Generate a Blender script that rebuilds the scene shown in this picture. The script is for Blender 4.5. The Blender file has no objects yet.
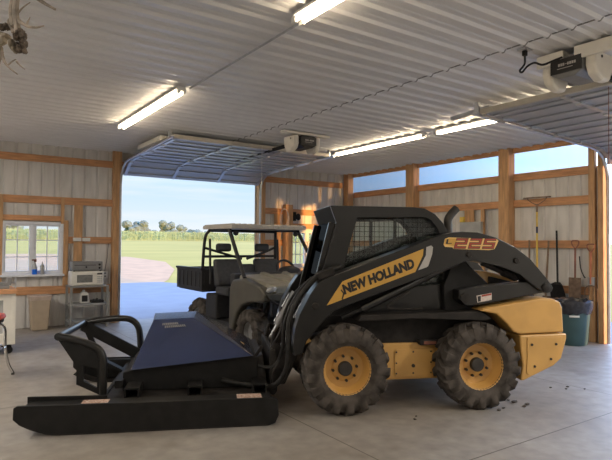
import bpy, bmesh, math, random
from mathutils import Vector, Matrix
random.seed(7)
PI = math.pi
R = math.radians
S = bpy.context.scene
COL = S.collection

# ------------------------------------------------------------------ materials
def _nodes(name):
    m = bpy.data.materials.new(name)
    m.use_nodes = True
    nt = m.node_tree
    return m, nt, nt.nodes['Principled BSDF']

def mat(name, col, rough=0.6, metal=0.0, var=0.12, scale=8.0, bump=0.0, coat=0.0, stretch=None, col2=None, detail=4.0):
    """principled surface, colour varied by object-space noise"""
    m, nt, b = _nodes(name)
    N, Lk = nt.nodes, nt.links
    tc = N.new('ShaderNodeTexCoord')
    src = tc.outputs['Object']
    if stretch:
        mp = N.new('ShaderNodeMapping')
        mp.inputs['Scale'].default_value = stretch
        Lk.new(src, mp.inputs['Vector'])
        src = mp.outputs['Vector']
    nz = N.new('ShaderNodeTexNoise')
    nz.inputs['Scale'].default_value = scale
    nz.inputs['Detail'].default_value = detail
    Lk.new(src, nz.inputs['Vector'])
    rp = N.new('ShaderNodeValToRGB')
    c1 = [c * (1 - var) for c in col]
    c2 = col2 if col2 else [min(1, c * (1 + var)) for c in col]
    rp.color_ramp.elements[0].position = 0.35
    rp.color_ramp.elements[1].position = 0.65
    rp.color_ramp.elements[0].color = (*c1, 1)
    rp.color_ramp.elements[1].color = (*c2, 1)
    Lk.new(nz.outputs['Fac'], rp.inputs['Fac'])
    Lk.new(rp.outputs['Color'], b.inputs['Base Color'])
    b.inputs['Roughness'].default_value = rough
    b.inputs['Metallic'].default_value = metal
    if coat:
        b.inputs['Coat Weight'].default_value = coat
        b.inputs['Coat Roughness'].default_value = 0.12
    if bump:
        bp = N.new('ShaderNodeBump')
        bp.inputs['Strength'].default_value = bump
        bp.inputs['Distance'].default_value = 0.01
        Lk.new(nz.outputs['Fac'], bp.inputs['Height'])
        Lk.new(bp.outputs['Normal'], b.inputs['Normal'])
    return m

def emis(name, col, strength):
    m = bpy.data.materials.new(name)
    m.use_nodes = True
    nt = m.node_tree
    nt.nodes.clear()
    o = nt.nodes.new('ShaderNodeOutputMaterial')
    e = nt.nodes.new('ShaderNodeEmission')
    e.inputs['Color'].default_value = (*col, 1)
    e.inputs['Strength'].default_value = strength
    nt.links.new(e.outputs[0], o.inputs[0])
    return m

def pane(name, tint, gloss=0.08, haze=0.0, hazecol=(0.8, 0.85, 0.9), rough=0.03):
    """thin sheet glazing: see-through, a little mirror, optional milky translucency"""
    m = bpy.data.materials.new(name)
    m.use_nodes = True
    nt = m.node_tree
    nt.nodes.clear()
    N, Lk = nt.nodes, nt.links
    o = N.new('ShaderNodeOutputMaterial')
    tr = N.new('ShaderNodeBsdfTransparent')
    tr.inputs['Color'].default_value = (*tint, 1)
    gl = N.new('ShaderNodeBsdfGlossy')
    gl.inputs['Roughness'].default_value = rough
    mx = N.new('ShaderNodeMixShader')
    mx.inputs[0].default_value = gloss
    Lk.new(tr.outputs[0], mx.inputs[1])
    Lk.new(gl.outputs[0], mx.inputs[2])
    last = mx
    if haze:
        tl = N.new('ShaderNodeBsdfTranslucent')
        tl.inputs['Color'].default_value = (*hazecol, 1)
        m2 = N.new('ShaderNodeMixShader')
        m2.inputs[0].default_value = haze
        Lk.new(mx.outputs[0], m2.inputs[1])
        Lk.new(tl.outputs[0], m2.inputs[2])
        last = m2
    Lk.new(last.outputs[0], o.inputs[0])
    return m

def concrete_floor():
    m, nt, b = _nodes('concrete floor')
    N, Lk = nt.nodes, nt.links
    tc = N.new('ShaderNodeTexCoord')
    n1 = N.new('ShaderNodeTexNoise'); n1.inputs['Scale'].default_value = 0.55; n1.inputs['Detail'].default_value = 6
    n2 = N.new('ShaderNodeTexNoise'); n2.inputs['Scale'].default_value = 7.0; n2.inputs['Detail'].default_value = 8
    n3 = N.new('ShaderNodeTexNoise'); n3.inputs['Scale'].default_value = 1.7; n3.inputs['Detail'].default_value = 3
    for n in (n1, n2, n3): Lk.new(tc.outputs['Object'], n.inputs['Vector'])
    r1 = N.new('ShaderNodeValToRGB')
    r1.color_ramp.elements[0].position = 0.3; r1.color_ramp.elements[1].position = 0.7
    r1.color_ramp.elements[0].color = (0.235, 0.200, 0.162, 1)
    r1.color_ramp.elements[1].color = (0.335, 0.312, 0.285, 1)
    Lk.new(n1.outputs['Fac'], r1.inputs['Fac'])
    r2 = N.new('ShaderNodeValToRGB')
    r2.color_ramp.elements[0].position = 0.3; r2.color_ramp.elements[1].position = 0.7
    r2.color_ramp.elements[0].color = (0.78, 0.78, 0.78, 1)
    r2.color_ramp.elements[1].color = (1.08, 1.08, 1.08, 1)
    Lk.new(n2.outputs['Fac'], r2.inputs['Fac'])
    mx = N.new('ShaderNodeMix'); mx.data_type = 'RGBA'; mx.blend_type = 'MULTIPLY'
    mx.inputs[0].default_value = 1.0
    Lk.new(r1.outputs['Color'], mx.inputs[6]); Lk.new(r2.outputs['Color'], mx.inputs[7])
    # damp / oily stains
    r3 = N.new('ShaderNodeValToRGB')
    r3.color_ramp.elements[0].position = 0.60; r3.color_ramp.elements[1].position = 0.74
    r3.color_ramp.elements[0].color = (1, 1, 1, 1); r3.color_ramp.elements[1].color = (0.74, 0.72, 0.70, 1)
    Lk.new(n3.outputs['Fac'], r3.inputs['Fac'])
    mx2 = N.new('ShaderNodeMix'); mx2.data_type = 'RGBA'; mx2.blend_type = 'MULTIPLY'; mx2.inputs[0].default_value = 1.0
    Lk.new(mx.outputs[2], mx2.inputs[6]); Lk.new(r3.outputs['Color'], mx2.inputs[7])
    # sawn control joints every 3.35 m
    sep = N.new('ShaderNodeSeparateXYZ'); Lk.new(tc.outputs['Object'], sep.inputs[0])
    def joint(axis, off):
        a = N.new('ShaderNodeMath'); a.operation = 'SUBTRACT'; a.inputs[1].default_value = off
        Lk.new(sep.outputs[axis], a.inputs[0])
        d = N.new('ShaderNodeMath'); d.operation = 'PINGPONG'; d.inputs[1].default_value = 1.675
        Lk.new(a.outputs[0], d.inputs[0])
        l = N.new('ShaderNodeMath'); l.operation = 'LESS_THAN'; l.inputs[1].default_value = 0.006
        Lk.new(d.outputs[0], l.inputs[0])
        return l
    j1, j2 = joint('X', 2.8), joint('Y', 2.7)
    mxm = N.new('ShaderNodeMath'); mxm.operation = 'MAXIMUM'
    Lk.new(j1.outputs[0], mxm.inputs[0]); Lk.new(j2.outputs[0], mxm.inputs[1])
    mx3 = N.new('ShaderNodeMix'); mx3.data_type = 'RGBA'
    Lk.new(mxm.outputs[0], mx3.inputs[0]); Lk.new(mx2.outputs[2], mx3.inputs[6])
    mx3.inputs[7].default_value = (0.10, 0.085, 0.07, 1)
    Lk.new(mx3.outputs[2], b.inputs['Base Color'])
    rr = N.new('ShaderNodeMapRange'); rr.inputs[3].default_value = 0.38; rr.inputs[4].default_value = 0.62
    Lk.new(n1.outputs['Fac'], rr.inputs[0]); Lk.new(rr.outputs[0], b.inputs['Roughness'])
    bp = N.new('ShaderNodeBump'); bp.inputs['Strength'].default_value = 0.08; bp.inputs['Distance'].default_value = 0.01
    Lk.new(n2.outputs['Fac'], bp.inputs['Height']); Lk.new(bp.outputs['Normal'], b.inputs['Normal'])
    return m

M = {}
M['concrete'] = concrete_floor()
def dull(m, v=0.25):
    m.node_tree.nodes['Principled BSDF'].inputs['Specular IOR Level'].default_value = v
M['apron'] = mat('apron concrete', (0.27, 0.265, 0.28), 0.85, var=0.06, scale=1.5)
M['ceiling'] = mat('white ribbed ceiling steel', (0.70, 0.70, 0.71), 0.33, metal=0.0, var=0.05, scale=0.8)
M['siding'] = mat('grey galvanised siding', (0.62, 0.60, 0.57), 0.55, metal=0.0, var=0.10, scale=2.5, stretch=(3, 3, 0.6))
M['wood'] = mat('pine lumber', (0.52, 0.265, 0.125), 0.7, var=0.18, scale=3.0, stretch=(1.2, 1.2, 9), bump=0.1)
M['wood_v'] = mat('pine post lumber', (0.50, 0.29, 0.14), 0.7, var=0.20, scale=3.0, stretch=(9, 9, 1.0), bump=0.1)
M['door_steel'] = mat('overhead door steel', (0.42, 0.44, 0.48), 0.4, metal=0.3, var=0.05, scale=2)
M['door_edge'] = mat('overhead door edge', (0.50, 0.46, 0.38), 0.5, var=0.05)
M['galv'] = mat('galvanised steel', (0.55, 0.56, 0.58), 0.35, metal=0.8, var=0.08, scale=12)
M['vinyl'] = mat('white vinyl', (0.72, 0.74, 0.78), 0.4, var=0.03)
M['frontglass'] = pane('dark cab door glass', (0.10, 0.11, 0.11), 0.03)
M['pane'] = pane('window glass', (0.95, 0.97, 0.97), 0.06)
M['cabglass'] = pane('tinted cab glass', (0.90, 0.95, 0.94), 0.05)
M['strip'] = pane('translucent eave panel', (0.27, 0.32, 0.39), 0.03, 0.20, (0.20, 0.27, 0.37), 0.2)
M['blackp'] = mat('gloss black paint', (0.009, 0.0085, 0.008), 0.30, var=0.2, scale=5, coat=0.28)
M['blackm'] = mat('dull black steel', (0.012, 0.0115, 0.011), 0.5, var=0.25, scale=9)
M['blackd'] = mat('dusty black steel', (0.022, 0.019, 0.017), 0.62, var=0.35, scale=10, bump=0.1)
M['visor'] = mat('matt black visor', (0.009, 0.009, 0.009), 0.7, var=0.1)
M['plastic'] = mat('black plastic', (0.028, 0.028, 0.030), 0.5, var=0.15, scale=14)
M['rubber'] = mat('dusty tyre rubber', (0.070, 0.060, 0.052), 0.85, var=0.4, scale=9, bump=0.2)
M['rubber2'] = mat('hose rubber', (0.020, 0.019, 0.018), 0.5, var=0.3, scale=18)
M['yellow'] = mat('loader yellow', (0.58, 0.33, 0.095), 0.42, var=0.07, scale=4, coat=0.2)
M['decalyellow'] = mat('decal yellow', (0.56, 0.32, 0.06), 0.4, var=0.03)
M['decalblack'] = mat('decal black', (0.012, 0.011, 0.011), 0.45, var=0.05)
M['decalred'] = mat('decal red', (0.34, 0.045, 0.025), 0.45, var=0.05)
M['decalgrey'] = mat('decal grey', (0.42, 0.40, 0.38), 0.45, var=0.05)
M['decalcream'] = mat('decal cream', (0.75, 0.50, 0.18), 0.45, var=0.05)
M['sticker'] = mat('pale warning sticker', (0.62, 0.55, 0.50), 0.5, var=0.1, scale=40)
M['stickerred'] = mat('orange warning sticker', (0.50, 0.22, 0.12), 0.5, var=0.35, scale=60, col2=(0.62, 0.52, 0.45))
M['blue'] = mat('navy hood paint', (0.017, 0.029, 0.082), 0.22, var=0.08, scale=3, coat=0.9)
M['chrome'] = mat('chromed steel', (0.72, 0.72, 0.73), 0.16, metal=1.0, var=0.04)
M['rod'] = mat('worn rod steel', (0.36, 0.36, 0.37), 0.38, metal=0.8, var=0.15, scale=12)
M['bolt'] = mat('dark bolt steel', (0.05, 0.045, 0.04), 0.5, metal=0.4, var=0.2)
M['utv'] = mat('olive grey utility body', (0.070, 0.065, 0.050), 0.42, var=0.12, scale=5, coat=0.15)
M['utvroof'] = mat('tan roof plastic', (0.40, 0.37, 0.33), 0.5, var=0.05)
M['seat'] = mat('charcoal vinyl', (0.045, 0.046, 0.050), 0.5, var=0.15, scale=20)
M['lens'] = mat('headlight lens', (0.36, 0.36, 0.36), 0.15, var=0.15, scale=30, coat=0.6)
M['tan'] = mat('tan bin plastic', (0.42, 0.34, 0.25), 0.55, var=0.05)
M['cream'] = mat('cream appliance', (0.74, 0.71, 0.64), 0.4, var=0.04)
M['greyd'] = mat('grey enamel', (0.20, 0.20, 0.20), 0.45, var=0.1, scale=6)
M['rack'] = mat('rack grey', (0.26, 0.26, 0.25), 0.5, var=0.1, scale=6)
M['greyl'] = mat('light grey enamel', (0.36, 0.36, 0.36), 0.45, var=0.08, scale=6)
M['darkglass'] = mat('oven door glass', (0.20, 0.20, 0.19), 0.15, var=0.15, scale=20)
M['white'] = mat('white plastic', (0.75, 0.74, 0.70), 0.4, var=0.04)
M['lampwhite'] = mat('frosted lamp lens', (0.72, 0.68, 0.60), 0.4, var=0.04)
M['fixture'] = mat('white fixture enamel', (0.75, 0.74, 0.72), 0.35, var=0.03)
M['tubeglow'] = emis('fluorescent tube', (1.0, 0.80, 0.54), 29)
M['green'] = mat('green bin plastic', (0.045, 0.095, 0.10), 0.45, var=0.08, scale=5)
M['liner'] = mat('black bin liner', (0.03, 0.03, 0.035), 0.25, var=0.3, scale=18, bump=0.5)
M['bluewash'] = mat('blue washer fluid', (0.02, 0.16, 0.75), 0.2, var=0.05)
M['red'] = mat('red paint', (0.45, 0.05, 0.03), 0.4, var=0.1)
M['toolyellow'] = mat('yellow fibreglass', (0.72, 0.50, 0.07), 0.45, var=0.08)
M['handle'] = mat('old ash handle', (0.20, 0.13, 0.08), 0.6, var=0.25, scale=6, stretch=(8, 8, 1))
M['handlered'] = mat('red brown handle', (0.22, 0.08, 0.05), 0.5, var=0.25, scale=6)
M['rust'] = mat('rusty tool steel', (0.17, 0.115, 0.08), 0.65, metal=0.3, var=0.3, scale=15)
M['bone'] = mat('weathered antler', (0.30, 0.25, 0.20), 0.7, var=0.35, scale=16, bump=0.2)
M['bonepale'] = mat('pale skull bone', (0.34, 0.29, 0.22), 0.7, var=0.25, scale=14, bump=0.2)
M['bonedark'] = mat('dark skull hide', (0.13, 0.10, 0.075), 0.8, var=0.5, scale=30, bump=0.6)
M['grass'] = mat('mown lawn', (0.45, 0.345, 0.06), 0.95, var=0.10, scale=0.10, stretch=(0.5, 2.2, 1), detail=6, col2=(0.53, 0.39, 0.08))
M['gravel'] = mat('gravel drive', (0.60, 0.35, 0.18), 0.95, var=0.08, scale=1.2)
M['corn'] = mat('corn leaves', (0.25, 0.36, 0.19), 0.8, var=0.2, scale=0.2)
M['crown'] = mat('tree foliage', (0.15, 0.21, 0.17), 0.9, var=0.2, scale=0.6, bump=0.2)
M['trunk'] = mat('bark', (0.14, 0.10, 0.07), 0.9, var=0.2)
M['dirt'] = mat('dry dirt clods', (0.07, 0.055, 0.042), 0.9, var=0.3, scale=30)
M['hoodlit'] = mat('lit hood plastic', (0.23, 0.215, 0.17), 0.45, var=0.15, scale=7)  # utility vehicle hood: light falling on its top is put into the colour

for k_ in ('blackm', 'blackd', 'plastic', 'rubber', 'rubber2', 'visor', 'seat'): dull(M[k_])
dull(M['blackp'], .4)
# ------------------------------------------------------------------ mesh helpers
def catmull(pts, n=6):
    P = [Vector(p) for p in pts]
    P = [2 * P[0] - P[1]] + P + [2 * P[-1] - P[-2]]
    out = []
    for i in range(1, len(P) - 2):
        a, b, c, d = P[i - 1:i + 3]
        for k in range(n):
            t = k / n
            out.append(0.5 * ((2 * b) + (c - a) * t + (2 * a - 5 * b + 4 * c - d) * t * t + (3 * b - a - 3 * c + d) * t ** 3))
    out.append(P[-2])
    return out

def rect(x0, z0, x1, z1):
    return [(x0, z0), (x1, z0), (x1, z1), (x0, z1)]

class MB:
    def __init__(self):
        self.bm = bmesh.new()
    def _v(self, p): return self.bm.verts.new(p)
    def box(self, x0, y0, z0, x1, y1, z1, T=None):
        c = [(x0, y0, z0), (x1, y0, z0), (x1, y1, z0), (x0, y1, z0), (x0, y0, z1), (x1, y0, z1), (x1, y1, z1), (x0, y1, z1)]
        if T is not None: c = [T @ Vector(p) for p in c]
        v = [self._v(p) for p in c]
        for f in ((0, 3, 2, 1), (4, 5, 6, 7), (0, 1, 5, 4), (1, 2, 6, 5), (2, 3, 7, 6), (3, 0, 4, 7)):
            self.bm.faces.new([v[i] for i in f])
        return self
    def hexa(self, lo, hi):
        """solid between two quads (lists of 4 points, same order)"""
        v = [self._v(p) for p in lo] + [self._v(p) for p in hi]
        n = len(lo)
        self.bm.faces.new(list(reversed(v[:n]))); self.bm.faces.new(v[n:])
        for i in range(n):
            j = (i + 1) % n
            self.bm.faces.new((v[i], v[j], v[n + j], v[n + i]))
        return self
    @staticmethod
    def _map(axis, u, w, h):
        return {'x': (h, u, w), 'y': (u, h, w), 'z': (u, w, h)}[axis]
    def prism(self, pts, axis, a, b):
        lo = [self._map(axis, u, w, a) for u, w in pts]
        hi = [self._map(axis, u, w, b) for u, w in pts]
        return self.hexa(lo, hi)
    def plate(self, outer, inner, axis, a, b):
        """flat plate with a hole"""
        bm = self.bm
        loops = []
        for h in (a, b):
            es = []
            rings = []
            for ring in (outer, inner):
                vs = [self._v(self._map(axis, u, w, h)) for u, w in ring]
                es += [bm.edges.new((vs[i], vs[(i + 1) % len(vs)])) for i in range(len(vs))]
                rings.append(vs)
            bmesh.ops.triangle_fill(bm, use_beauty=True, use_dissolve=False, edges=es)
            loops.append(rings)
        for k in range(2):
            A, B = loops[0][k], loops[1][k]
            for i in range(len(A)):
                j = (i + 1) % len(A)
                bm.faces.new((A[i], A[j], B[j], B[i]))
        return self
    def tube(self, pts, r, n=8, cap=True, scale=None):
        pts = [Vector(p) for p in pts]
        rs = r if isinstance(r, (list, tuple)) else [r] * len(pts)
        up = None
        rings = []
        for i, p in enumerate(pts):
            d = (pts[min(i + 1, len(pts) - 1)] - pts[max(i - 1, 0)]).normalized()
            if up is None:
                up = Vector((0, 0, 1)) if abs(d.z) < 0.9 else Vector((1, 0, 0))
            s = d.cross(up).normalized()
            up = s.cross(d).normalized()
            rings.append([self._v(p + rs[i] * (math.cos(2 * PI * (k + .5) / n) * s + math.sin(2 * PI * (k + .5) / n) * up)) for k in range(n)])
        for A, B in zip(rings, rings[1:]):
            for k in range(n):
                self.bm.faces.new((A[k], A[(k + 1) % n], B[(k + 1) % n], B[k]))
        if cap:
            self.bm.faces.new(list(reversed(rings[0]))); self.bm.faces.new(rings[-1])
        return self
    def bar(self, a, b, r=0.02, n=8): return self.tube([a, b], r, n)
    def beam(self, a, b, wd, ht, roll=None):
        """rectangular bar from a to b; wd across (horizontal), ht in the upright direction"""
        a, b = Vector(a), Vector(b)
        d = (b - a).normalized()
        up = Vector(roll) if roll else (Vector((0, 0, 1)) if abs(d.z) < 0.95 else Vector((1, 0, 0)))
        s = d.cross(up).normalized(); u = s.cross(d).normalized()
        q = lambda p: [p + s * wd / 2 + u * ht / 2, p - s * wd / 2 + u * ht / 2, p - s * wd / 2 - u * ht / 2, p + s * wd / 2 - u * ht / 2]
        return self.hexa(q(a), q(b))
    def lathe(self, prof, c=(0, 0, 0), axis='z', n=24, closed=False):
        c = Vector(c)
        rings = []
        for r, h in prof:
            ring = []
            for k in range(n):
                a = 2 * PI * k / n
                p = {'z': (r * math.cos(a), r * math.sin(a), h), 'y': (r * math.cos(a), h, r * math.sin(a)), 'x': (h, r * math.cos(a), r * math.sin(a))}[axis]
                ring.append(self._v(c + Vector(p)))
            rings.append(ring)
        pairs = list(zip(rings, rings[1:]))
        if closed: pairs.append((rings[-1], rings[0]))
        for A, B in pairs:
            for k in range(n):
                self.bm.faces.new((A[k], A[(k + 1) % n], B[(k + 1) % n], B[k]))
        if not closed:
            self.bm.faces.new(rings[0]); self.bm.faces.new(rings[-1])
        return self
    def ell(self, c, r, sub=2, jit=0.0, T=None):
        g = bmesh.ops.create_icosphere(self.bm, subdivisions=sub, radius=1.0)
        for v in g['verts']:
            k = 1 + random.uniform(-jit, jit)
            p = Vector((v.co.x * r[0] * k, v.co.y * r[1] * k, v.co.z * r[2] * k))
            if T is not None: p = T @ p
            v.co = p + Vector(c)
        return self
    def torus(self, c, R_, r, axis='z', n=24, m=8, T=None):
        rings = []
        for i in range(n):
            a = 2 * PI * i / n
            ring = []
            for j in range(m):
                t = 2 * PI * j / m
                u, w, h = (R_ + r * math.cos(t)) * math.cos(a), (R_ + r * math.cos(t)) * math.sin(a), r * math.sin(t)
                p = Vector(self._map(axis, u, w, h))
                if T is not None: p = T @ p
                ring.append(self._v(Vector(c) + p))
            rings.append(ring)
        for i in range(n):
            A, B = rings[i], rings[(i + 1) % n]
            for j in range(m):
                self.bm.faces.new((A[j], B[j], B[(j + 1) % m], A[(j + 1) % m]))
        return self
    def build(self, name, m, parent=None, smooth=False, bevel=0.0, loc=None, kind=None, label=None, seg=2):
        bmesh.ops.recalc_face_normals(self.bm, faces=self.bm.faces[:])
        me = bpy.data.meshes.new(name)
        self.bm.to_mesh(me); self.bm.free()
        me.materials.append(M[m] if isinstance(m, str) else m)
        if smooth:
            me.polygons.foreach_set('use_smooth', [True] * len(me.polygons))
            me.set_sharp_from_angle(angle=R(38))
        o = bpy.data.objects.new(name, me)
        COL.objects.link(o)
        if parent: o.parent = parent
        if loc: o.location = loc
        if bevel:
            md = o.modifiers.new('edge', 'BEVEL'); md.width = bevel; md.segments = seg; md.limit_method = 'ANGLE'; md.angle_limit = R(35)
        if kind: o['kind'] = kind
        if label: o['label'] = label
        return o

def tag(o, label, cat, group=None, kind=None):
    o['label'] = label; o['category'] = cat
    if group: o['group'] = group
    if kind: o['kind'] = kind
    return o

def thing(name, label, cat, loc=(0, 0, 0), rz=0.0, group=None):
    o = bpy.data.objects.new(name, None)
    COL.objects.link(o)
    o.empty_display_size = 0.2
    o.location = loc; o.rotation_euler = (0, 0, rz)
    return tag(o, label, cat, group)

def struct(mb, name, m, **k):
    o = mb.build(name, m, **k); o['kind'] = 'structure'
    return o

def copy_tree(o, parent=None):
    c = o.copy(); COL.objects.link(c)
    if parent: c.parent = parent
    for ch in list(o.children): copy_tree(ch, c)
    return c

def lettering(body, name, m, parent, P, U, V, bold=0.0, shear=0.0, extrude=0.0015, normal=None):
    """text fitted to a parallelogram: corner P, full width vector U, cap height vector V"""
    cu = bpy.data.curves.new(name, 'FONT')
    cu.body = body; cu.extrude = 0.01; cu.offset = bold; cu.shear = shear; cu.resolution_u = 3
    t = bpy.data.objects.new('temporary_text', cu)
    COL.objects.link(t)
    bpy.context.view_layer.update()
    me = bpy.data.meshes.new_from_object(t.evaluated_get(bpy.context.evaluated_depsgraph_get()))
    bpy.data.objects.remove(t)
    xs = [v.co.x for v in me.vertices]; ys = [v.co.y for v in me.vertices]
    x0, x1, y0, y1 = min(xs), max(xs), min(ys), max(ys)
    P, U, V = Vector(P), Vector(U), Vector(V)
    Nn = U.cross(V).normalized() if normal is None else Vector(normal)
    for v in me.vertices:
        a, b, c = (v.co.x - x0) / (x1 - x0), (v.co.y - y0) / (y1 - y0), v.co.z / 0.01
        v.co = P + U * a + V * b + Nn * (extrude * c)
    me.name = name
    me.materials.clear(); me.materials.append(M[m])
    o = bpy.data.objects.new(name, me)
    COL.objects.link(o); o.parent = parent
    return o

# ------------------------------------------------------------------ the building
XL, XR, YF, YB, H = -2.6, 9.26, -3.2, 11.42, 3.51
struct(MB().box(XL - .1, YF - .1, -.12, XR + .1, YB + .12, 0), 'floor', 'concrete')

def ribbed(pts_fn, s0, s1, t0, t1, pitch=0.23, groove=0.035, depth=0.018, sign=1):
    """sheet from s0..s1 (rib direction across), t0..t1 along ribs; pts_fn(s,t,h)"""
    mb = MB()
    prof = []
    s = s0
    k = 0
    while s < s1 - 1e-6:
        e = min(s + pitch, s1)
        prof += [(s, 0.0), (max(s, e - groove * 1.6), 0.0), (max(s, e - groove * 1.2), depth), (max(s, e - groove * .4), depth)]
        s = e
    prof.append((s1, 0.0))
    A = [mb._v(pts_fn(a, t0, h * sign)) for a, h in prof]
    B = [mb._v(pts_fn(a, t1, h * sign)) for a, h in prof]
    for i in range(len(prof) - 1):
        if (prof[i][0], prof[i][1]) != (prof[i + 1][0], prof[i + 1][1]):
            mb.bm.faces.new((A[i], A[i + 1], B[i + 1], B[i]))
    return mb

def merge(*mbs):
    a = mbs[0]
    for b in mbs[1:]:
        me = bpy.data.meshes.new('tmp'); b.bm.to_mesh(me); b.bm.free()
        a.bm.from_mesh(me); bpy.data.meshes.remove(me)
    return a

# ceiling: ribs run across the shop (along x) and hang slightly below the flat of the sheet
def ceil_ribs():
    mb = MB()
    prof = []
    y = YF
    while y < YB:
        for a, h in ((0, 0), (.085, 0), (.098, .006), (.110, 0), (.160, 0), (.185, .024), (.205, .024)):
            prof.append((y + a, H - h))
        y += .23
    A = [mb._v((XL, a, h)) for a, h in prof]; B = [mb._v((XR + .05, a, h)) for a, h in prof]
    for i in range(len(prof) - 1):
        mb.bm.faces.new((A[i], A[i + 1], B[i + 1], B[i]))
    mb.box(XL - .1, YF - .1, H + .02, XR + .10, YB + .3, H + .12)
    return mb
struct(ceil_ribs(), 'ceiling', 'ceiling')
# lap seams where ceiling sheets meet (dark broken lines along y)
for i, x in enumerate((4.50,)):
    mb = MB()
    y = YF
    while y < YB - .2:
        mb.box(x - .008, y + .0, H - .007, x + .008, y + .15, H - .001)
        mb.hexa([(x - .008, y + .160, H - .003), (x + .008, y + .160, H - .003), (x + .008, y + .160, H - .001), (x - .008, y + .160, H - .001)],
                [(x - .008, y + .185, H - .027), (x + .008, y + .185, H - .027), (x + .008, y + .185, H - .022), (x - .008, y + .185, H - .022)])
        mb.box(x - .008, y + .185, H - .029, x + .008, y + .205, H - .022)
        y += .23
    struct(mb, 'trim_%d' % (i + 1), 'greyd')

YS = YB + .04      # back siding plane
fb = lambda s, t, h: (s, YS + h, t)
W1 = (1.06, 1.02, 2.07, 1.98)      # window openings in the back wall (x0,z0,x1,z1)
W2 = (7.40, 1.07, 8.36, 1.96)
DX0, DX1, DZ = 3.22, 6.38, 3.06
back = merge(
    ribbed(fb, XL, W1[0], 0, H), ribbed(fb, W1[0], W1[2], 0, W1[1]), ribbed(fb, W1[0], W1[2], W1[3], H), ribbed(fb, W1[2], DX0, 0, H),
    ribbed(fb, DX0, DX1, DZ, H), ribbed(fb, DX1, W2[0], 0, H), ribbed(fb, W2[0], W2[2], 0, W2[1]), ribbed(fb, W2[0], W2[2], W2[3], H),
    ribbed(fb, W2[2], XR + .04, 0, H))
struct(back, 'wall_back', 'siding')
XS = XR + .05
RY0, RY1, RZ = 1.1, 4.62, 3.0      # right overhead doorway
fr = lambda s, t, h: (XS + h, s, t)
SZ0, SZ1 = 3.0, 3.42
struct(merge(ribbed(fr, RY1, YB + .04, 0, SZ0), ribbed(fr, RY1, YB + .04, SZ1, H), ribbed(fr, YF, RY0, 0, H), ribbed(fr, RY0, RY1, RZ, H)), 'wall_right', 'siding')
struct(ribbed(lambda s, t, h: (XL - h, s, t), YF, YB + .04, 0, H), 'wall_left', 'siding')
struct(ribbed(lambda s, t, h: (s, YF - h, t), XL, XR, 0, H), 'wall_front', 'siding')

_t = [3]
def trim(mb, m='wood', **k):
    _t[0] += 1
    return struct(mb, 'trim_%d' % _t[0], m, bevel=.004, **k)
g0 = YB - .04
# girts on the back wall, left bay
trim(MB().box(XL, YB, 3.16, 3.02, YS, 3.295))
trim(MB().box(XL, YB, 2.36, 3.02, YS, 2.503))
trim(MB().box(2.12, YB, 1.60, 3.02, YS, 1.735))
trim(MB().box(XL, YB, 1.60, .98, YS, 1.735))
trim(MB().box(XL, YB, 0.62, 3.02, YS, 0.775))
trim(MB().box(1.06, YB - .02, 2.03, 2.08, YS, 2.13))
trim(MB().box(0.985, YB - .035, 0.62, 1.06, YB - .002, 2.50), 'wood_v')
trim(MB().box(2.045, YB - .035, 1.98, 2.11, YB - .002, 2.50), 'wood_v')
trim(MB().box(2.10, YB - .033, 0.775, 2.19, YB - .002, 2.05), 'wood_v')
trim(MB().box(2.29, YB - .03, 0.775, 2.45, YB - .002, 2.36), 'wood_v')
# door jamb posts
trim(MB().box(3.02, YB - .10, 0, 3.18, YS, H), 'wood_v')
trim(MB().box(6.42, YB - .10, 0, 6.60, YS, H), 'wood_v')
# right bay of the back wall
trim(MB().box(6.60, YB, 3.13, 9.05, YS, 3.27))
trim(MB().box(6.60, YB, 2.36, 9.05, YS, 2.503))
trim(MB().box(6.60, YB, 1.58, 7.16, YS, 1.725))
trim(MB().box(6.60, YB, 0.82, 9.05, YS, 0.97))
trim(MB().box(7.39, YB - .03, 2.02, 9.05, YB - .002, 2.14))
trim(MB().box(6.90, YB - .03, 0.97, 7.08, YB - .002, 2.36), 'wood_v')
trim(MB().box(7.16, YB - .14, 0, 7.37, YB - .002, 2.60), 'wood_v')
trim(MB().box(9.07, YB - .20, 0, 9.25, YB - .002, H), 'wood_v')
# header over the back door
trim(MB().box(3.18, YB - .04, 3.06, 6.42, YB - .002, 3.30))
# right wall girts between the posts
posts = [(4.72, 4.90), (6.37, 6.60), (8.88, 9.13)]
bays = [(4.90, 6.37), (6.60, 8.88), (9.13, 11.22)]
for a, b in bays:
    for z0, z1 in ((2.87, 3.012), (2.36, 2.503), (1.585, 1.725), (0.785, 0.92)):
        trim(MB().box(XR, a, z0, XS - .002, b, z1))
    trim(MB().box(XR - .02, a, 3.415, XS - .002, b, H))
for a, b in posts[1:]:
    trim(MB().box(XR - .15, a, 0, XS - .004, b, H), 'wood_v')
trim(MB().box(XR - .02, 4.79, 0, XS - .004, 4.90, H), 'wood_v')
trim(MB().box(XR - .06, 4.63, 0, XS - .004, 4.72, H), 'wood_v')
# translucent eave strip, one panel per bay, faint ribs
for i, (a, b) in enumerate(((4.90, 6.37), (6.60, 8.88), (9.13, 11.42))):
    mb = ribbed(lambda s, t, h: (XS + .03 + h, s, t), a - .1, b + .1, SZ0 - .02, SZ1 + .02, depth=.014)
    o = struct(mb, 'window_%d' % (i + 3), 'strip')
# conduit and studs low behind the loader on the right wall
trim(MB().box(XR - .03, 7.28, 1.0, XR - .001, 7.52, 2.36), 'wood_v')
trim(MB().box(XR - .03, 7.02, 1.0, XR - .001, 7.11, 2.36), 'wood_v')

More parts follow.
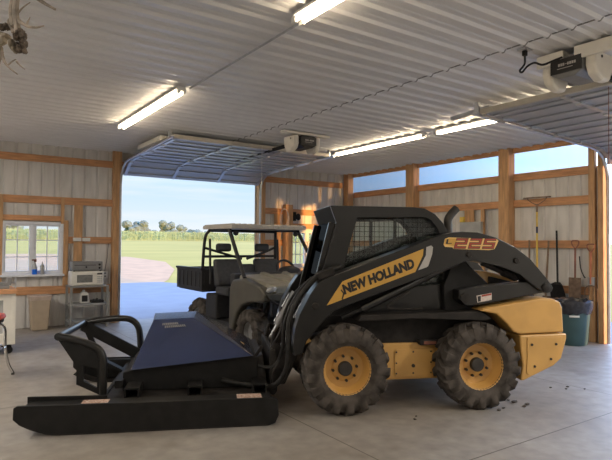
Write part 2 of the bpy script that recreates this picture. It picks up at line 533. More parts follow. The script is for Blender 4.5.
def window(name, W, cols, rows, rear):
    x0, z0, x1, z1 = W
    root = struct(MB().plate(rect(x0 - .03, z0 - .03, x1 + .03, z1 + .03), rect(x0 + .025, z0 + .03, x1 - .025, z1 - .025), 'y', YB - .03, YS + .05), name, 'vinyl', bevel=.004)
    xm = (x0 + x1) / 2
    MB().box(xm - .03, YB - .02, z0 + .02, xm + .03, YS + .03, z1 - .02).build('mullion', 'vinyl', root)
    for a, b in ((x0 + .025, xm - .03), (xm + .03, x1 - .025)):
        s = MB().plate(rect(a, z0 + .03, b, z1 - .025), rect(a + .03, z0 + .06, b - .03, z1 - .055), 'y', YB - .005, YS + .02).build('sash', 'vinyl', root)
        MB().box(a + .01, YS, z0 + .04, b - .01, YS + .006, z1 - .04).build('pane', 'pane', s)
        mb = MB()
        for c in range(1, cols):
            x = a + (b - a) * c / cols
            mb.box(x - .009, YS - .014, z0 + .05, x + .009, YS - .002, z1 - .05)
        for r in range(1, rows):
            z = z0 + (z1 - z0) * r / rows
            mb.box(a + .02, YS - .0135, z - .009, b - .02, YS - .0025, z + .009)
        mb.build('muntins', 'vinyl', s)
    MB().box(x0 - .05, YB - .09, z0 - .05, x1 + .05, YB - .03, z0 - .01).build('window_sill', 'vinyl', root, bevel=.004)
    return root
window('window_1', W1, 2, 3, True)
window('window_2', W2, 3, 3, True)

# ------------------------------------------------------------------ overhead doors, raised under the ceiling
def overhead_door(name, T, width, prof, knee):
    """prof: list of (run, z) from the door bottom edge inward, in the track plane; T maps (across, run, z) to world"""
    root = None
    n = len(prof) - 1
    mbs = []
    for i in range(n):
        (r0, z0), (r1, z1) = prof[i], prof[i + 1]
        d = Vector((r1 - r0, z1 - z0)).normalized(); nn = Vector((-d.y, d.x)) * .045
        e = .006
        A = (r0 + d.x * e, z0 + d.y * e); B = (r1 - d.x * e, z1 - d.y * e)
        mb = MB()
        q = lambda a: [T(a, A[0], A[1]), T(a, B[0], B[1]), T(a, B[0] + nn.x, B[1] + nn.y), T(a, A[0] + nn.x, A[1] + nn.y)]
        mb.hexa(q(0), q(width))
        # pressed ribs on the underside of every section
        for f in (.0, .47):
            p = (A[0] + (B[0] - A[0]) * f, A[1] + (B[1] - A[1]) * f)
            p2 = (p[0] + d.x * .08, p[1] + d.y * .08)
            dn = -nn.normalized() * .022
            qq = lambda a: [T(a, p[0], p[1]), T(a, p2[0], p2[1]), T(a, p2[0] + dn.x, p2[1] + dn.y), T(a, p[0] + dn.x, p[1] + dn.y)]
            mb.hexa(qq(.02), qq(width - .02))
        if i == 0:
            root = mb.build(name, 'door_steel'); root['kind'] = 'structure'
        else:
            mb.build('section', 'door_steel', root)
        # stiles with hinges
        for f in (0.01, .333, .666, .99):
            a = width * f
            a0, a1 = (a - .03, a + .03)
            dn = -nn.normalized() * .03
            mb = MB()
            qq = lambda aa: [T(aa, A[0], A[1]), T(aa, B[0], B[1]), T(aa, B[0] + dn.x, B[1] + dn.y), T(aa, A[0] + dn.x, A[1] + dn.y)]
            mb.hexa(qq(a0), qq(a1))
            mb.build('stile', 'galv', root)
            if i:
                dn2 = -nn.normalized() * .05
                mb = MB()
                A2 = (A[0] - d.x * .04, A[1] - d.y * .04); B2 = (A[0] + d.x * .06, A[1] + d.y * .06)
                qq = lambda aa: [T(aa, A2[0], A2[1]), T(aa, B2[0], B2[1]), T(aa, B2[0] + dn2.x, B2[1] + dn2.y), T(aa, A2[0] + dn2.x, A2[1] + dn2.y)]
                mb.hexa(qq(a - .04), qq(a + .04)).build('hinge', 'galv', root)
    # end cap along the inner edge
    r1, z1 = prof[-1]
    mb = MB()
    q = lambda a: [T(a, r1, z1 - .015), T(a, r1 + .05, z1 - .015), T(a, r1 + .05, z1 + .05), T(a, r1, z1 + .05)]
    mb.hexa(q(0), q(width)).build('top_rail', 'door_edge', root)
    # tracks both sides
    for a in (-.05, width + .05):
        pts = [T(a, knee[0], .03), T(a, knee[0], knee[1])] + [T(a, *p) for p in knee[2:]]
        MB().tube(pts, .026, 6).build('track', 'galv', root)
    return root

Tb = lambda a, r, z: (DX0 - .01 + a, YB - .07 - r, z)
d1 = overhead_door('door_1', Tb, DX1 - DX0 + .02,
                   [(.02, 3.03), (.42, 3.27), (1.02, 3.31), (1.62, 3.325), (2.22, 3.34), (2.80, 3.355)],
                   [.05, 2.85, (.09, 3.02), (.20, 3.16), (.38, 3.25), (.6, 3.275), (2.95, 3.35)])
# hanging straps of the back door's tracks
for x in (3.17, 6.44):
    MB().box(x - .02, 8.55, 3.34, x + .02, 8.60, H - .026).build('track_hanger', 'galv', d1)
MB().box(3.12, 8.9, 3.36, 3.28, 10.1, 3.44).build('spring_board', 'cream', d1)
Tr = lambda a, r, z: (XR - .05 - r, RY1 - .14 - a, z)
d2 = overhead_door('door_2', Tr, 3.25,
                   [(.02, 2.99), (.42, 3.21), (1.02, 3.25), (1.66, 3.275), (2.30, 3.30), (2.95, 3.325), (3.35, 3.34)],
                   [.05, 2.72, (.09, 2.90), (.20, 3.07), (.38, 3.18), (.6, 3.21), (3.45, 3.33)])
MB().box(5.78, 4.49, 3.33, 5.82, 4.55, H - .026).build('track_hanger', 'galv', d2)
MB().beam((5.86, 4.36, 3.40), (6.02, 5.12, 3.41), .05, .05).build('brace', 'galv', d2)

# ------------------------------------------------------------------ strip lights
def strip_light(x, y0, y1, label):
    t = thing('fluorescent_light', label, 'ceiling light', (x, (y0 + y1) / 2, H - .026), 0, 'eight foot strip lights')
    L = (y1 - y0) / 2
    MB().prism([(-.058, -.03), (-.045, 0), (.045, 0), (.058, -.03), (.02, -.05), (-.02, -.05)], 'y', -L, L).build('housing', 'fixture', t)
    for s in (-1, 1):
        MB().tube([(s * .036, -L + .03, -.062), (s * .036, L - .03, -.062)], .014, 10).build('tube', 'tubeglow', t, smooth=True)
        for e in (-1, 1):
            MB().box(s * .036 - .012, e * L - .03, -.085, s * .036 + .012, e * L + .03, -.03).build('lamp_holder', 'fixture', t)
    return t
strip_light(2.40, 6.12, 8.62, 'leftmost ceiling strip light, a thin conduit joining its near end')
strip_light(2.40, 1.15, 3.62, 'strip light at the top edge of the photo, directly overhead')
strip_light(6.66, 6.24, 8.62, 'strip light over the loader cab, near the eave windows')
strip_light(6.66, 3.50, 5.97, 'strip light whose end is hidden by the raised right door')
# conduit feeding the left lights
tag(MB().tube([(2.50, 3.64, H - .035), (2.50, 6.10, H - .035)], .012, 6).build('conduit', 'galv'), 'thin conduit on the ceiling joining the two left strip lights', 'conduit')

# ------------------------------------------------------------------ door openers
def opener(loc, rz, label, body_mat, flat=False):
    t = thing('door_opener', label, 'garage door opener', loc, rz, 'ceiling door openers')
    b = MB().prism([(-.13, -.01), (-.16, -.06), (-.15, -.17), (-.08, -.21), (.08, -.21), (.15, -.17), (.16, -.06), (.13, -.01)], 'x', -.19, .19).build('motor_housing', body_mat, t, bevel=.01)
    f = MB().box(-.205, -.15, -.165, -.188, .15, -.03).build('nameplate', 'decalblack', b)
    k = MB()
    x = -.10
    for i in range(8):
        wv = random.uniform(.014, .02)
        if i != 4: k.box(-.209, x, -.10, -.204, x + wv, -.075)
        else: k.box(-.209, x, -.09, -.204, x + wv, -.085)
        x += wv + .006
    k.box(-.208, -.07, -.125, -.204, .08, -.120)
    k.build('nameplate_marks', 'decalgrey', b)
    for s in (-1, 1):
        mb = MB()
        prof = [(.165, -.01), (.17, -.10), (.15, -.17), (.10, -.27), (-.03, -.275), (-.13, -.23), (-.175, -.14), (-.165, -.01)]
        if s > 0: mb.prism([(a, c) for a, c in prof], 'y', .165, .265)
        else: mb.prism([(a, c) for a, c in prof], 'y', -.265, -.165)
        ln = mb.build('lamp_lens', 'lampwhite', t, bevel=.03, seg=3)
        MB().ell((-.06, s * .268, -.06), (.016, .008, .016), 1).build('lens_screw', 'decalblack', ln)
    MB().box(.05, -.03, -.10, .30, .03, -.03).build('chain_housing', 'blackd', t)
    top = H - .026 - loc[2]
    if flat: MB().box(-.12, -.50, top - .04, .0, .44, top).build('mounting_board', 'cream', t, bevel=.006)
    for a_, b_ in (() if flat else ((.03, .30), (-.44, -.08))):
        MB().prism([(-.20, top - .12), (-.165, top - .12), (-.165, top - .035), (.10, top - .035), (.10, top), (-.20, top)], 'y', a_, b_).build('mounting_board', 'cream', t, bevel=.006)
    for s in (-1, 1):
        MB().tube([(-.06, s * .13, -.02), (-.06, s * .16, top - .036)], .014, 6).build('hanger_bracket', 'galv', t)
    MB().beam((.19, 0, -.07), (2.55, 0, -.10), .035, .05).build('drive_rail', 'blackm', t)
    return t
opener((5.09, 2.80, 3.43), R(0), 'white lensed opener with dark nameplate, upper right, plugged into ceiling outlet', 'greyd')
op = opener((5.10, 7.55, 3.43), R(90), 'smaller looking opener hanging by the raised back door', 'blackd', True)
MB().tube([(.35, -.02, -.12), (.75, -.25, -.12)], .014, 6).build('door_arm', 'blackm', op)
MB().tube([(.35, .0, -.10), (.95, .10, -.14)], .014, 6).build('door_arm', 'blackm', op)
for nm, c in (('release', (5.22, 2.95)), ('release', (4.98, 8.25))):
    pass
tag(MB().tube([(4.70, 8.2, 3.33), (4.70, 8.21, 2.0)], .004, 5).build('pull_cord', 'cream'), 'thin white pull cord hanging under the back door opener', 'cord')
tag(MB().tube([(5.75, 2.83, 3.28), (5.75, 2.835, 1.75)], .004, 5).build('pull_cord', 'handlered'), 'thin reddish pull cord hanging under the raised right door', 'cord')
c = thing('outlet_box', 'small square outlet box on the ceiling with a black plug', 'outlet', (4.62, 3.05, H - .005))
MB().box(-.05, -.05, -.022, .05, .05, 0).build('cover', 'galv', c)
MB().box(-.018, -.018, -.07, .018, .018, -.02).build('receptacle', 'blackm', c)
tag(MB().tube(catmull([(4.62, 3.05, 3.435), (4.63, 3.06, 3.36), (4.60, 3.09, 3.30), (4.58, 3.05, 3.27), (4.63, 3.03, 3.33), (4.70, 3.0, 3.37), (4.76, 2.95, 3.35), (4.84, 2.88, 3.39), (4.872, 2.82, 3.41)]), .010, 6).build('power_cord', 'rubber2', smooth=True), 'black looped power cord of the nearer opener', 'cord')
# small disc high on the ceiling
tag(MB().lathe([(.0, -.03), (.04, -.03), (.05, 0), (.0, 0)], (6.6, 2.9, 3.50), 'z', 14).build('ceiling_cap', 'white', smooth=True), 'small round white cap on the ceiling above the raised right door', 'cap')

# ------------------------------------------------------------------ skid steer loader
HEAD = R(155)
OX, OY = 4.226, 4.486
ld = thing('skid_steer_loader', 'black and yellow skid steer loader with wire mesh cab, parked on the shop floor', 'skid steer loader', (OX, OY, 0), HEAD)

def make_tire(name, Rr, Rb, wid, rim, lugs, parent, lugh):
    h = wid / 2
    prof = [(rim, -h * .72), (rim + .03, -h * .92), (rim + (Rb - rim) * .5, -h), (Rb - .035, -h * .93), (Rb, -h * .78), (Rb + .004, 0), (Rb, h * .78), (Rb - .035, h * .93), (rim + (Rb - rim) * .5, h), (rim + .03, h * .92), (rim, h * .72)]
    mb = MB().lathe(prof, (0, 0, 0), 'y', 48, closed=True)
    def P(a, t, r): return (r * math.cos(a), t, r * math.sin(a))
    step = 2 * PI / lugs
    for k in range(lugs):
        for s in (-1, 1):
            a0 = step * k + (step / 2 if s > 0 else 0)
            lw = step * .30
            sk = -step * .55
            stations = [(-.10, 0.0, Rb - .01, Rr), (.45, sk * .5, Rb - .01, Rr), (.80, sk * .9, Rb - .015, Rr - .004), (1.0, sk, Rb - .06, Rr - .03), (1.03, sk, Rb - .11, Rr - .085)]
            prev = None
            for t, da, rb, rt in stations:
                tt = s * h * t
                q = [P(a0 + da - lw, tt, rb), P(a0 + da + lw, tt, rb), P(a0 + da + lw * .78, tt, rt), P(a0 + da - lw * .78, tt, rt)]
                v = [mb._v(p) for p in q]
                if prev:
                    for i in range(4):
                        j = (i + 1) % 4
                        mb.bm.faces.new((prev[i], prev[j], v[j], v[i]))
                else:
                    mb.bm.faces.new(v)
                prev = v
            mb.bm.faces.new(prev)
    o = mb.build(name, 'rubber', parent, smooth=True)
    return o

def loader_wheel(x, y, flip):
    w = make_tire('wheel', .428, .388, .30, .225, 17, ld, .03)
    w.location = (x, y, .425); w.rotation_euler = (0, R(8), PI if flip else 0)
    MB().lathe([(.236, .118), (.242, .105), (.225, .095), (.220, .05), (.195, .02), (.188, -.015), (.13, -.02), (.10, .0), (.0, .0), (.0, -.03), (.20, -.04), (.232, -.10), (.240, -.118), (.226, -.11), (.215, -.05), (.205, .0), (.222, .06), (.226, .11)], (0, 0, 0), 'y', 40, True).build('rim', 'yellow', w, smooth=True)
    MB().lathe([(.0, .045), (.060, .045), (.068, .038), (.070, .0), (.0, -.02)], (0, 0, 0), 'y', 24).build('hub_cap', 'bolt', w, smooth=True)
    for k in range(8):
        a = 2 * PI * k / 8
        MB().lathe([(.0, .026), (.010, .026), (.014, .018), (.014, -.018), (.0, -.018)], (.118 * math.cos(a), 0, .118 * math.sin(a)), 'y', 6).build('lug_nut', 'bolt', w)
    return w
w0 = loader_wheel(.68, .71, False)
w1 = copy_tree(w0, ld); w1.location = (-.68, .71, .425); w1.rotation_euler = (0, R(25), 0)
for x in (.68, -.68):
    w_ = copy_tree(w0, ld); w_.location = (x, -.71, .425); w_.rotation_euler = (0, R(14), PI)

# lower body
ch = MB().prism([(.80, .25), (.86, .42), (.86, .62), (-1.05, .62), (-1.05, .25)], 'y', -.53, .53).build('chassis', 'yellow', ld, bevel=.015)
cp = MB().prism([(.12, .30), (.12, .54), (.10, .56), (-.30, .56), (-.32, .54), (-.32, .31), (-.30, .285), (.10, .285)], 'y', .53, .540).build('access_cover', 'yellow', ch, bevel=.004)
for x in (.10, -.08, -.27):
    for z in (.315, .42, .53):
        if z != .42 or x != -.08:
            MB().lathe([(.0, .547), (.008, .547), (.010, .538), (.0, .538)], (x, 0, z), 'y', 8).build('cover_bolt', 'bolt', cp)
MB().lathe([(.0, .552), (.017, .552), (.02, .53), (.0, .53)], (-.08, 0, .39), 'y', 12).build('drain_plug', 'bolt', cp)
MB().lathe([(.0, .552), (.017, .552), (.02, .53), (.0, .53)], (.20, 0, .30), 'y', 12).build('drain_plug', 'bolt', ch)
for s in (-1, 1):   # axle housings
    for x in (.68, -.68):
        MB().lathe([(.0, s * .50), (.10, s * .50), (.085, s * .67), (.0, s * .67)], (x, 0, .425), 'y', 16).build('axle_housing', 'blackd', ld)
MB().prism([(.92, .60), (.95, .90), (-1.08, .92), (-1.08, .60)], 'y', -.50, .50).build('main_frame', 'blackd', ld, bevel=.01)
for s in (-1, 1):
    y0, y1 = sorted((s * .50, s * .73))
    MB().prism([(.55, .875), (.52, .935), (-.72, .955), (-.84, .88), (-.74, .865), (.0, .895)], 'y', y0, y1).build('fender_rail', 'blackd', ld, bevel=.006)
st = MB().box(-.33, .50, .605, -.13, .60, .655).build('step', 'blackd', ld, bevel=.004)
MB().box(-.30, .601, .615, -.17, .606, .645).build('reflector', 'handlered', st)

# rear body
RB = [(-.70, .965), (-.74, .99), (-1.36, 1.085), (-1.50, 1.08), (-1.575, 1.05), (-1.605, .99), (-1.62, .735), (-1.12, .725), (-1.06, .75), (-.99, .83), (-.88, .93)]
for s in (-1, 1):
    y0, y1 = sorted((s * .46, s * .765))
    MB().prism(RB, 'y', y0, y1).build('rear_fender', 'yellow', ld, bevel=.03, seg=3)
MB().prism([(-.95, .60), (-.95, 1.30), (-1.30, 1.22), (-1.52, 1.05), (-1.58, .60)], 'y', -.455, .455).build('engine_bay', 'blackd', ld, bevel=.02)
hd = MB().prism([(-.55, 1.12), (-.55, 1.36), (-.95, 1.345), (-1.28, 1.27), (-1.42, 1.16), (-1.42, 1.12)], 'y', -.44, .44).build('engine_hood', 'yellow', ld, bevel=.03, seg=3)
bmp = MB().prism([(-1.125, .715), (-1.645, .725), (-1.645, .67), (-1.585, .47), (-1.50, .40), (-1.17, .26), (-1.13, .26), (-1.155, .40), (-1.13, .58)], 'y', -.775, .775).build('rear_bumper', 'yellow', ld, bevel=.015)
MB().prism([(-1.20, .69), (-1.59, .695), (-1.545, .50), (-1.49, .44), (-1.22, .315), (-1.19, .33), (-1.20, .5)], 'y', .775, .783).build('bumper_cover', 'yellow', bmp, bevel=.003)
for x, z in ((-1.25, .62), (-1.52, .62), (-1.28, .40), (-1.46, .47)):
    MB().lathe([(.0, .792), (.012, .792), (.014, .780), (.0, .780)], (x, 0, z), 'y', 8).build('bumper_bolt', 'bolt', bmp)

# lift arms
AT = [(1.13, .95), (1.03, 1.14), (.95, 1.255), (.86, 1.305), (.64, 1.385), (.14, 1.565), (-.20, 1.69), (-.40, 1.745), (-.52, 1.76), (-.68, 1.755), (-.88, 1.705), (-1.09, 1.61), (-1.26, 1.49), (-1.39, 1.35), (-1.49, 1.235), (-1.515, 1.19), (-1.50, 1.15), (-1.45, 1.135), (-1.39, 1.15)]
AB = [(-1.23, 1.26), (-1.14, 1.33), (-.94, 1.405), (-.79, 1.435), (-.66, 1.465), (-.56, 1.465), (-.46, 1.425), (-.28, 1.37), (.14, 1.22), (.63, 1.045), (.80, .98), (.90, .88), (1.06, .70), (1.10, .58), (1.18, .56), (1.195, .66), (1.17, .82)]
for s in (-1, 1):
    y0, y1 = sorted((s * .545, s * .745))
    arm = MB().prism(AT + AB, 'y', y0, y1).build('lift_arm', 'blackp', ld, bevel=.008)
    for px, pz, pr in ((-1.43, 1.195, .045), (.98, 1.03, .035), (-1.10, 1.47, .03), (-.585, 1.53, .03)):
        a, b = sorted((s * .59, s * .765))
        MB().lathe([(.0, a), (pr * .8, a), (pr, a + .006), (pr, b - .006), (pr * .8, b), (.0, b)], (px, 0, pz), 'y', 16).build('pivot_pin', 'blackd', arm, smooth=True)
    y0, y1 = sorted((s * .42, s * .55))
    MB().prism([(1.17, .90), (1.22, .62), (1.34, .42), (1.38, .36), (1.36, .25), (1.24, .25), (1.13, .48), (1.02, .80)], 'y', y0, y1).build('arm_foot', 'blackd', arm, bevel=.01)
    if s > 0:
        larm = arm
yo = .746
def quad(pts, name, m, parent, y=yo, th=.002):
    return MB().prism(pts, 'y', y, y + th).build(name, m, parent)
dc = quad([(.87, 1.035), (.73, 1.245), (.715, 1.265), (-.105, 1.585), (-.10, 1.52), (-.02, 1.355)], 'side_decal', 'decalyellow', larm)
quad([(-.112, 1.588), (-.128, 1.594), (-.122, 1.52), (-.04, 1.363), (-.022, 1.356), (-.103, 1.52)], 'decal_edge', 'decalblack', larm)
quad([(-.135, 1.60), (-.185, 1.618), (-.205, 1.60), (-.195, 1.53), (-.155, 1.415), (-.140, 1.403), (-.05, 1.372), (-.13, 1.52)], 'decal_stripe', 'decalgrey', larm)
quad([(.725, 1.095), (.71, 1.15), (.735, 1.18), (.727, 1.19), (.695, 1.15), (.712, 1.09)], 'decal_chevron', 'decalblack', dc, yo + .002, .001)
U = Vector((-.715, 0, .262))
lettering('NEW HOLLAND', 'decal_lettering', 'decalblack', dc, (.695, yo + .0035, 1.135), U, (.028, 0, .098), bold=.06, extrude=.001, normal=(0, 1, 0))
# model plate on the rear of the arm
quad([(-.315, 1.628), (-.33, 1.685), (-.37, 1.70), (-.885, 1.69), (-.905, 1.67), (-.885, 1.625), (-.86, 1.585), (-.80, 1.575), (-.42, 1.585), (-.41, 1.60), (-.33, 1.605)], 'model_decal', 'decalcream', larm)
MB().prism([(-.32, 1.632), (-.332, 1.678), (-.372, 1.69), (-.46, 1.69), (-.44, 1.61)], 'y', yo + .002, yo + .003).build('decal_patch', 'decalyellow', larm)
lettering('L', 'model_lettering', 'decalblack', larm, (-.338, yo + .0045, 1.635), (-.062, 0, .002), (-.010, 0, .046), bold=.02, extrude=.001, normal=(0, 1, 0))
def block_digits(txt, x0, z0, w, h, gap, st, grow, sh, ya, yb):
    """heavy slanted block numerals, reading towards -x"""
    segs = {'2': ('t', 'm', 'b', 'ur', 'll'), '5': ('t', 'm', 'b', 'ul', 'lr')}
    mb = MB()
    for i, ch_ in enumerate(txt):
        ox = (w + gap) * i
        R_ = {'t': (0, h - st, w, h), 'm': (0, (h - st) / 2, w, (h + st) / 2), 'b': (0, 0, w, st), 'ur': (w - st * 1.35, h / 2, w, h), 'll': (0, 0, st * 1.35, h / 2), 'ul': (0, h / 2, st * 1.35, h), 'lr': (w - st * 1.35, 0, w, h / 2)}
        for sg in segs[ch_]:
            a, b, c_, d_ = R_[sg]
            a -= grow; b -= grow; c_ += grow; d_ += grow
            p = [(x0 - (ox + u + sh * q), z0 + q) for u, q in ((a, b), (c_, b), (c_, d_), (a, d_))]
            e = .0001 * ('tmb'.find(sg[0]) + 2) + .0001 * len(sg)
            mb.prism(p, 'y', ya, yb + e)
    return mb
block_digits('225', -.425, 1.592, .120, .098, .032, .0165, .005, .32, yo + .002, yo + .0035).build('model_outline', 'decalblack', larm)
block_digits('225', -.425, 1.592, .120, .098, .032, .0165, .0, .32, yo + .004, yo + .0055).build('model_lettering', 'decalred', larm)

# lift cylinders, links, levers
for s in (-1, 1):
    c = MB().tube([(-.50, s * .655, 1.46), (.50, s * .655, .985)], .042, 14).build('lift_cylinder', 'blackp', ld, smooth=True)
    MB().tube([(.50, s * .655, .985), (.70, s * .655, .905)], .026, 12).build('cylinder_rod', 'blackm', c, smooth=True)
    MB().tube([(-.18, s * .655, 1.308), (-.14, s * .655, 1.289)], .048, 14).build('cylinder_band', 'blackd', c, smooth=True)
    MB().tube(catmull([(.02, s * .70, 1.16), (.20, s * .705, 1.06), (.24, s * .70, 1.0), (.05, s * .69, .985), (-.12, s * .69, .985)]), .012, 6).build('steel_line', 'blackd', c, smooth=True)
    y0, y1 = sorted((s * .56, s * .70))
    lk = MB().prism([(-.50, 1.17), (-.60, 1.195), (-1.27, 1.255), (-1.47, 1.235), (-1.51, 1.20), (-1.50, 1.15), (-1.45, 1.14), (-.76, 1.02), (-.58, 1.01), (-.50, 1.08)], 'y', y0, y1).build('rear_link', 'blackp', ld, bevel=.01)
    MB().lathe([(.0, s * .69), (.05, s * .69), (.05, s * .715), (.0, s * .715)], (-.565, 0, 1.09), 'y', 18).build('link_pin', 'blackd', lk, smooth=True)
    if s > 0:
        MB().prism([(-.69, 1.112), (-.855, 1.14), (-.855, 1.068), (-.70, 1.042)], 'y', .701, .703).build('warning_sticker', 'sticker', lk)
        MB().prism([(-.745, 1.118), (-.85, 1.136), (-.85, 1.118), (-.745, 1.10)], 'y', .703, .7045).build('warning_header', 'decalred', lk)
        MB().prism([(-.70, 1.105), (-.735, 1.11), (-.735, 1.055), (-.705, 1.05)], 'y', .703, .7045).build('warning_symbol', 'decalblack', lk)
    y0, y1 = sorted((s * .47, s * .555))
    MB().prism([(-.42, .92), (-.40, 1.20), (-.50, 1.44), (-.64, 1.47), (-.70, 1.40), (-.90, 1.22), (-.88, 1.16), (-.80, 1.13), (-.80, .92)], 'y', y0, y1).build('rear_tower', 'blackm', ld, bevel=.01)
    MB().tube([(-.80, s * .60, 1.44), (-1.20, s * .60, 1.28)], .028, 10).build('control_link', 'blackd', ld, smooth=True)
    MB().tube([(-1.03, s * .60, 1.348), (-1.18, s * .60, 1.288)], .042, 10).build('link_boss', 'blackd', ld, smooth=True)

# cab
side = [(.785, 2.015), (.72, 1.845), (.84, 1.42), (.95, 1.05), (.95, .88), (-.50, .88), (-.52, 1.60), (-.475, 1.76), (-.43, 1.85), (-.34, 1.945), (-.22, 2.005), (-.10, 2.015)]
hole = [(.50, 1.895), (-.22, 1.91), (-.29, 1.88), (-.36, 1.80), (-.41, 1.68), (-.42, 1.22), (.70, 1.12), (.64, 1.38), (.57, 1.66)]
cab = MB()
for s in (-1, 1):
    a, b = sorted((s * .44, s * .485))
    cab.plate(side, hole, 'y', a, b)
cabo = cab.build('cab_frame', 'blackp', ld, bevel=.006)
MB().prism([(.785, 2.016), (.765, 1.965), (-.18, 1.965), (-.28, 1.93), (-.38, 1.85), (-.45, 1.72), (-.47, 1.76), (-.43, 1.85), (-.34, 1.946), (-.22, 2.006), (-.10, 2.016)], 'y', -.44, .44).build('cab_roof', 'blackp', cabo, bevel=.006)
MB().prism([(.787, 2.010), (.722, 1.845), (.68, 1.85), (.74, 1.98)], 'y', -.44, .44).build('visor', 'visor', cabo, bevel=.004)
for s in (-1, 1):   # front door posts
    MB().beam((.74, s * .415, 1.84), (.94, s * .415, 1.02), .05, .09).build('front_post', 'blackp', cabo, bevel=.006)
MB().hexa([(.735, -.39, 1.84), (.735, .39, 1.84), (.742, .39, 1.84), (.742, -.39, 1.84)], [(.93, -.39, 1.02), (.93, .39, 1.02), (.937, .39, 1.02), (.937, -.39, 1.02)]).build('front_glass', 'frontglass', cabo)
MB().beam((.93, -.44, 1.03), (.93, .44, 1.03), .05, .12).build('door_sill', 'blackm', cabo)
# rear window and cab floor
MB().plate([(-.44, .90), (.44, .90), (.44, 1.80), (-.44, 1.80)], [(-.36, 1.35), (.36, 1.35), (.36, 1.72), (-.36, 1.72)], 'x', -.50, -.46).build('cab_rear', 'blackm', cabo)
MB().box(-.484, -.37, 1.34, -.478, .37, 1.73).build('rear_glass', 'cabglass', cabo)

def clip_line(poly, horiz, v):
    xs = []
    n = len(poly)
    for i in range(n):
        (x0, z0), (x1, z1) = poly[i], poly[(i + 1) % n]
        a0, a1, b0, b1 = (z0, z1, x0, x1) if horiz else (x0, x1, z0, z1)
        if (a0 - v) * (a1 - v) < 0:
            t = (v - a0) / (a1 - a0); xs.append(b0 + (b1 - b0) * t)
    xs.sort()
    return list(zip(xs[0::2], xs[1::2]))
for s in (-1, 1):
    mb = MB(); yy = s * .470
    v = -.41 if s > 0 else 9
    while v < .70:
        for a, b in clip_line(hole, False, v): mb.tube([(v, yy, a - .01), (v, yy, b + .01)], .0032, 4)
        v += .052
    v = 1.13 if s > 0 else 9
    while v < 1.91:
        for a, b in clip_line(hole, True, v): mb.tube([(a - .01, yy + .004, v), (b + .01, yy + .004, v)], .0032, 4)
        v += .052
    if s > 0: mb.build('wire_mesh', 'blackm', cabo)
    else: mb.bm.free()
    mb = MB().prism([(.49, 1.88), (-.22, 1.895), (-.35, 1.79), (-.40, 1.67), (-.41, 1.23), (.69, 1.13)], 'y', s * .445, s * .448)
    mb.build('side_glass', 'cabglass', cabo)
    MB().box(.07, s * .436 - .008, 1.15, .10, s * .436 + .008, 1.90).build('glass_divider', 'blackm', cabo)
sb = MB().prism([(-.12, 1.12), (-.18, 1.58), (-.24, 1.64), (-.32, 1.62), (-.28, 1.30), (-.30, 1.08)], 'y', -.24, .24).build('seat_back', 'seat', cabo, bevel=.04, seg=3)
MB().box(-.24, -.25, 1.02, .30, .25, 1.16).build('seat_cushion', 'seat', cabo, bevel=.04, seg=3)
for s in (-1, 1):
    MB().tube(catmull([(.30, s * .34, 1.0), (.34, s * .33, 1.25), (.30, s * .30, 1.42)]), [.02, .02, .02, .02, .02, .02, .02, .02, .02, .02, .025, .03, .03][:13], 8).build('control_lever', 'plastic', cabo)
    MB().box(-.22, s * .33 - .05, 1.15, .36, s * .33 + .05, 1.24).build('arm_rest', 'seat', cabo, bevel=.02)

# exhaust
MB().tube(catmull([(-.60, .22, 1.30), (-.60, .22, 1.78), (-.60, .22, 1.90), (-.64, .22, 1.97), (-.70, .22, 2.03)]), .045, 14).build('exhaust_stack', 'bolt', ld, smooth=True)

# front: coupler, tilt cylinders, cross tube, hoses
MB().tube([(1.30, -.55, .36), (1.30, .55, .36)], .05, 14).build('cross_tube', 'blackm', ld, smooth=True)
cpl = MB().prism([(1.31, .17), (1.31, .52), (1.34, .58), (1.385, .58), (1.385, .15), (1.34, .13)], 'y', -.50, .50).build('coupler_plate', 'blackd', ld, bevel=.01)
for s in (-1, 1):
    MB().prism([(1.24, .30), (1.28, .62), (1.35, .66), (1.37, .30)], 'y', s * .44 - .03, s * .44 + .03).build('coupler_lug', 'blackd', cpl, bevel=.006)
    MB().tube([(1.36, s * .30, .55), (1.32, s * .30, .72)], .018, 8).build('coupler_lever', 'blackd', cpl)
    tc = MB().tube([(1.00, s * .42, 1.06), (1.21, s * .42, .68)], .045, 14).build('tilt_cylinder', 'greyd', ld, smooth=True)
    MB().tube([(1.20, s * .42, .70), (1.34, s * .42, .45)], .024, 12).build('cylinder_rod', 'rod', tc, smooth=True)
    MB().tube([(1.06, s * .47, 1.05), (1.24, s * .47, .72)], .008, 8).build('steel_line', 'rod', tc, smooth=True)
MB().tube(catmull([(.72, .66, 1.40), (.90, .66, 1.34), (1.04, .66, 1.21), (1.16, .67, 1.05), (1.225, .68, .86), (1.225, .68, .62), (1.25, .65, .40), (1.36, .59, .25), (1.56, .53, .245), (1.85, .47, .29)]), .026, 10).build('hydraulic_hose', 'rubber2', ld, smooth=True)
MB().tube(catmull([(.74, .60, 1.385), (.94, .60, 1.31), (1.10, .60, 1.17), (1.21, .60, .98), (1.26, .58, .80), (1.27, .56, .60), (1.34, .50, .42), (1.52, .42, .42), (1.70, .30, .50)]), .020, 8).build('hydraulic_hose', 'rubber2', ld, smooth=True)
MB().tube(catmull([(.70, .52, 1.36), (.94, .52, 1.30), (1.14, .52, 1.14), (1.24, .50, .95), (1.28, .46, .75), (1.38, .40, .55)]), .014, 8).build('hydraulic_hose', 'rubber2', ld, smooth=True)
MB().prism([(.78, 1.33), (.80, 1.40), (.96, 1.335), (.94, 1.27)], 'y', .56, .72).build('hose_clamp', 'blackd', ld, bevel=.01)

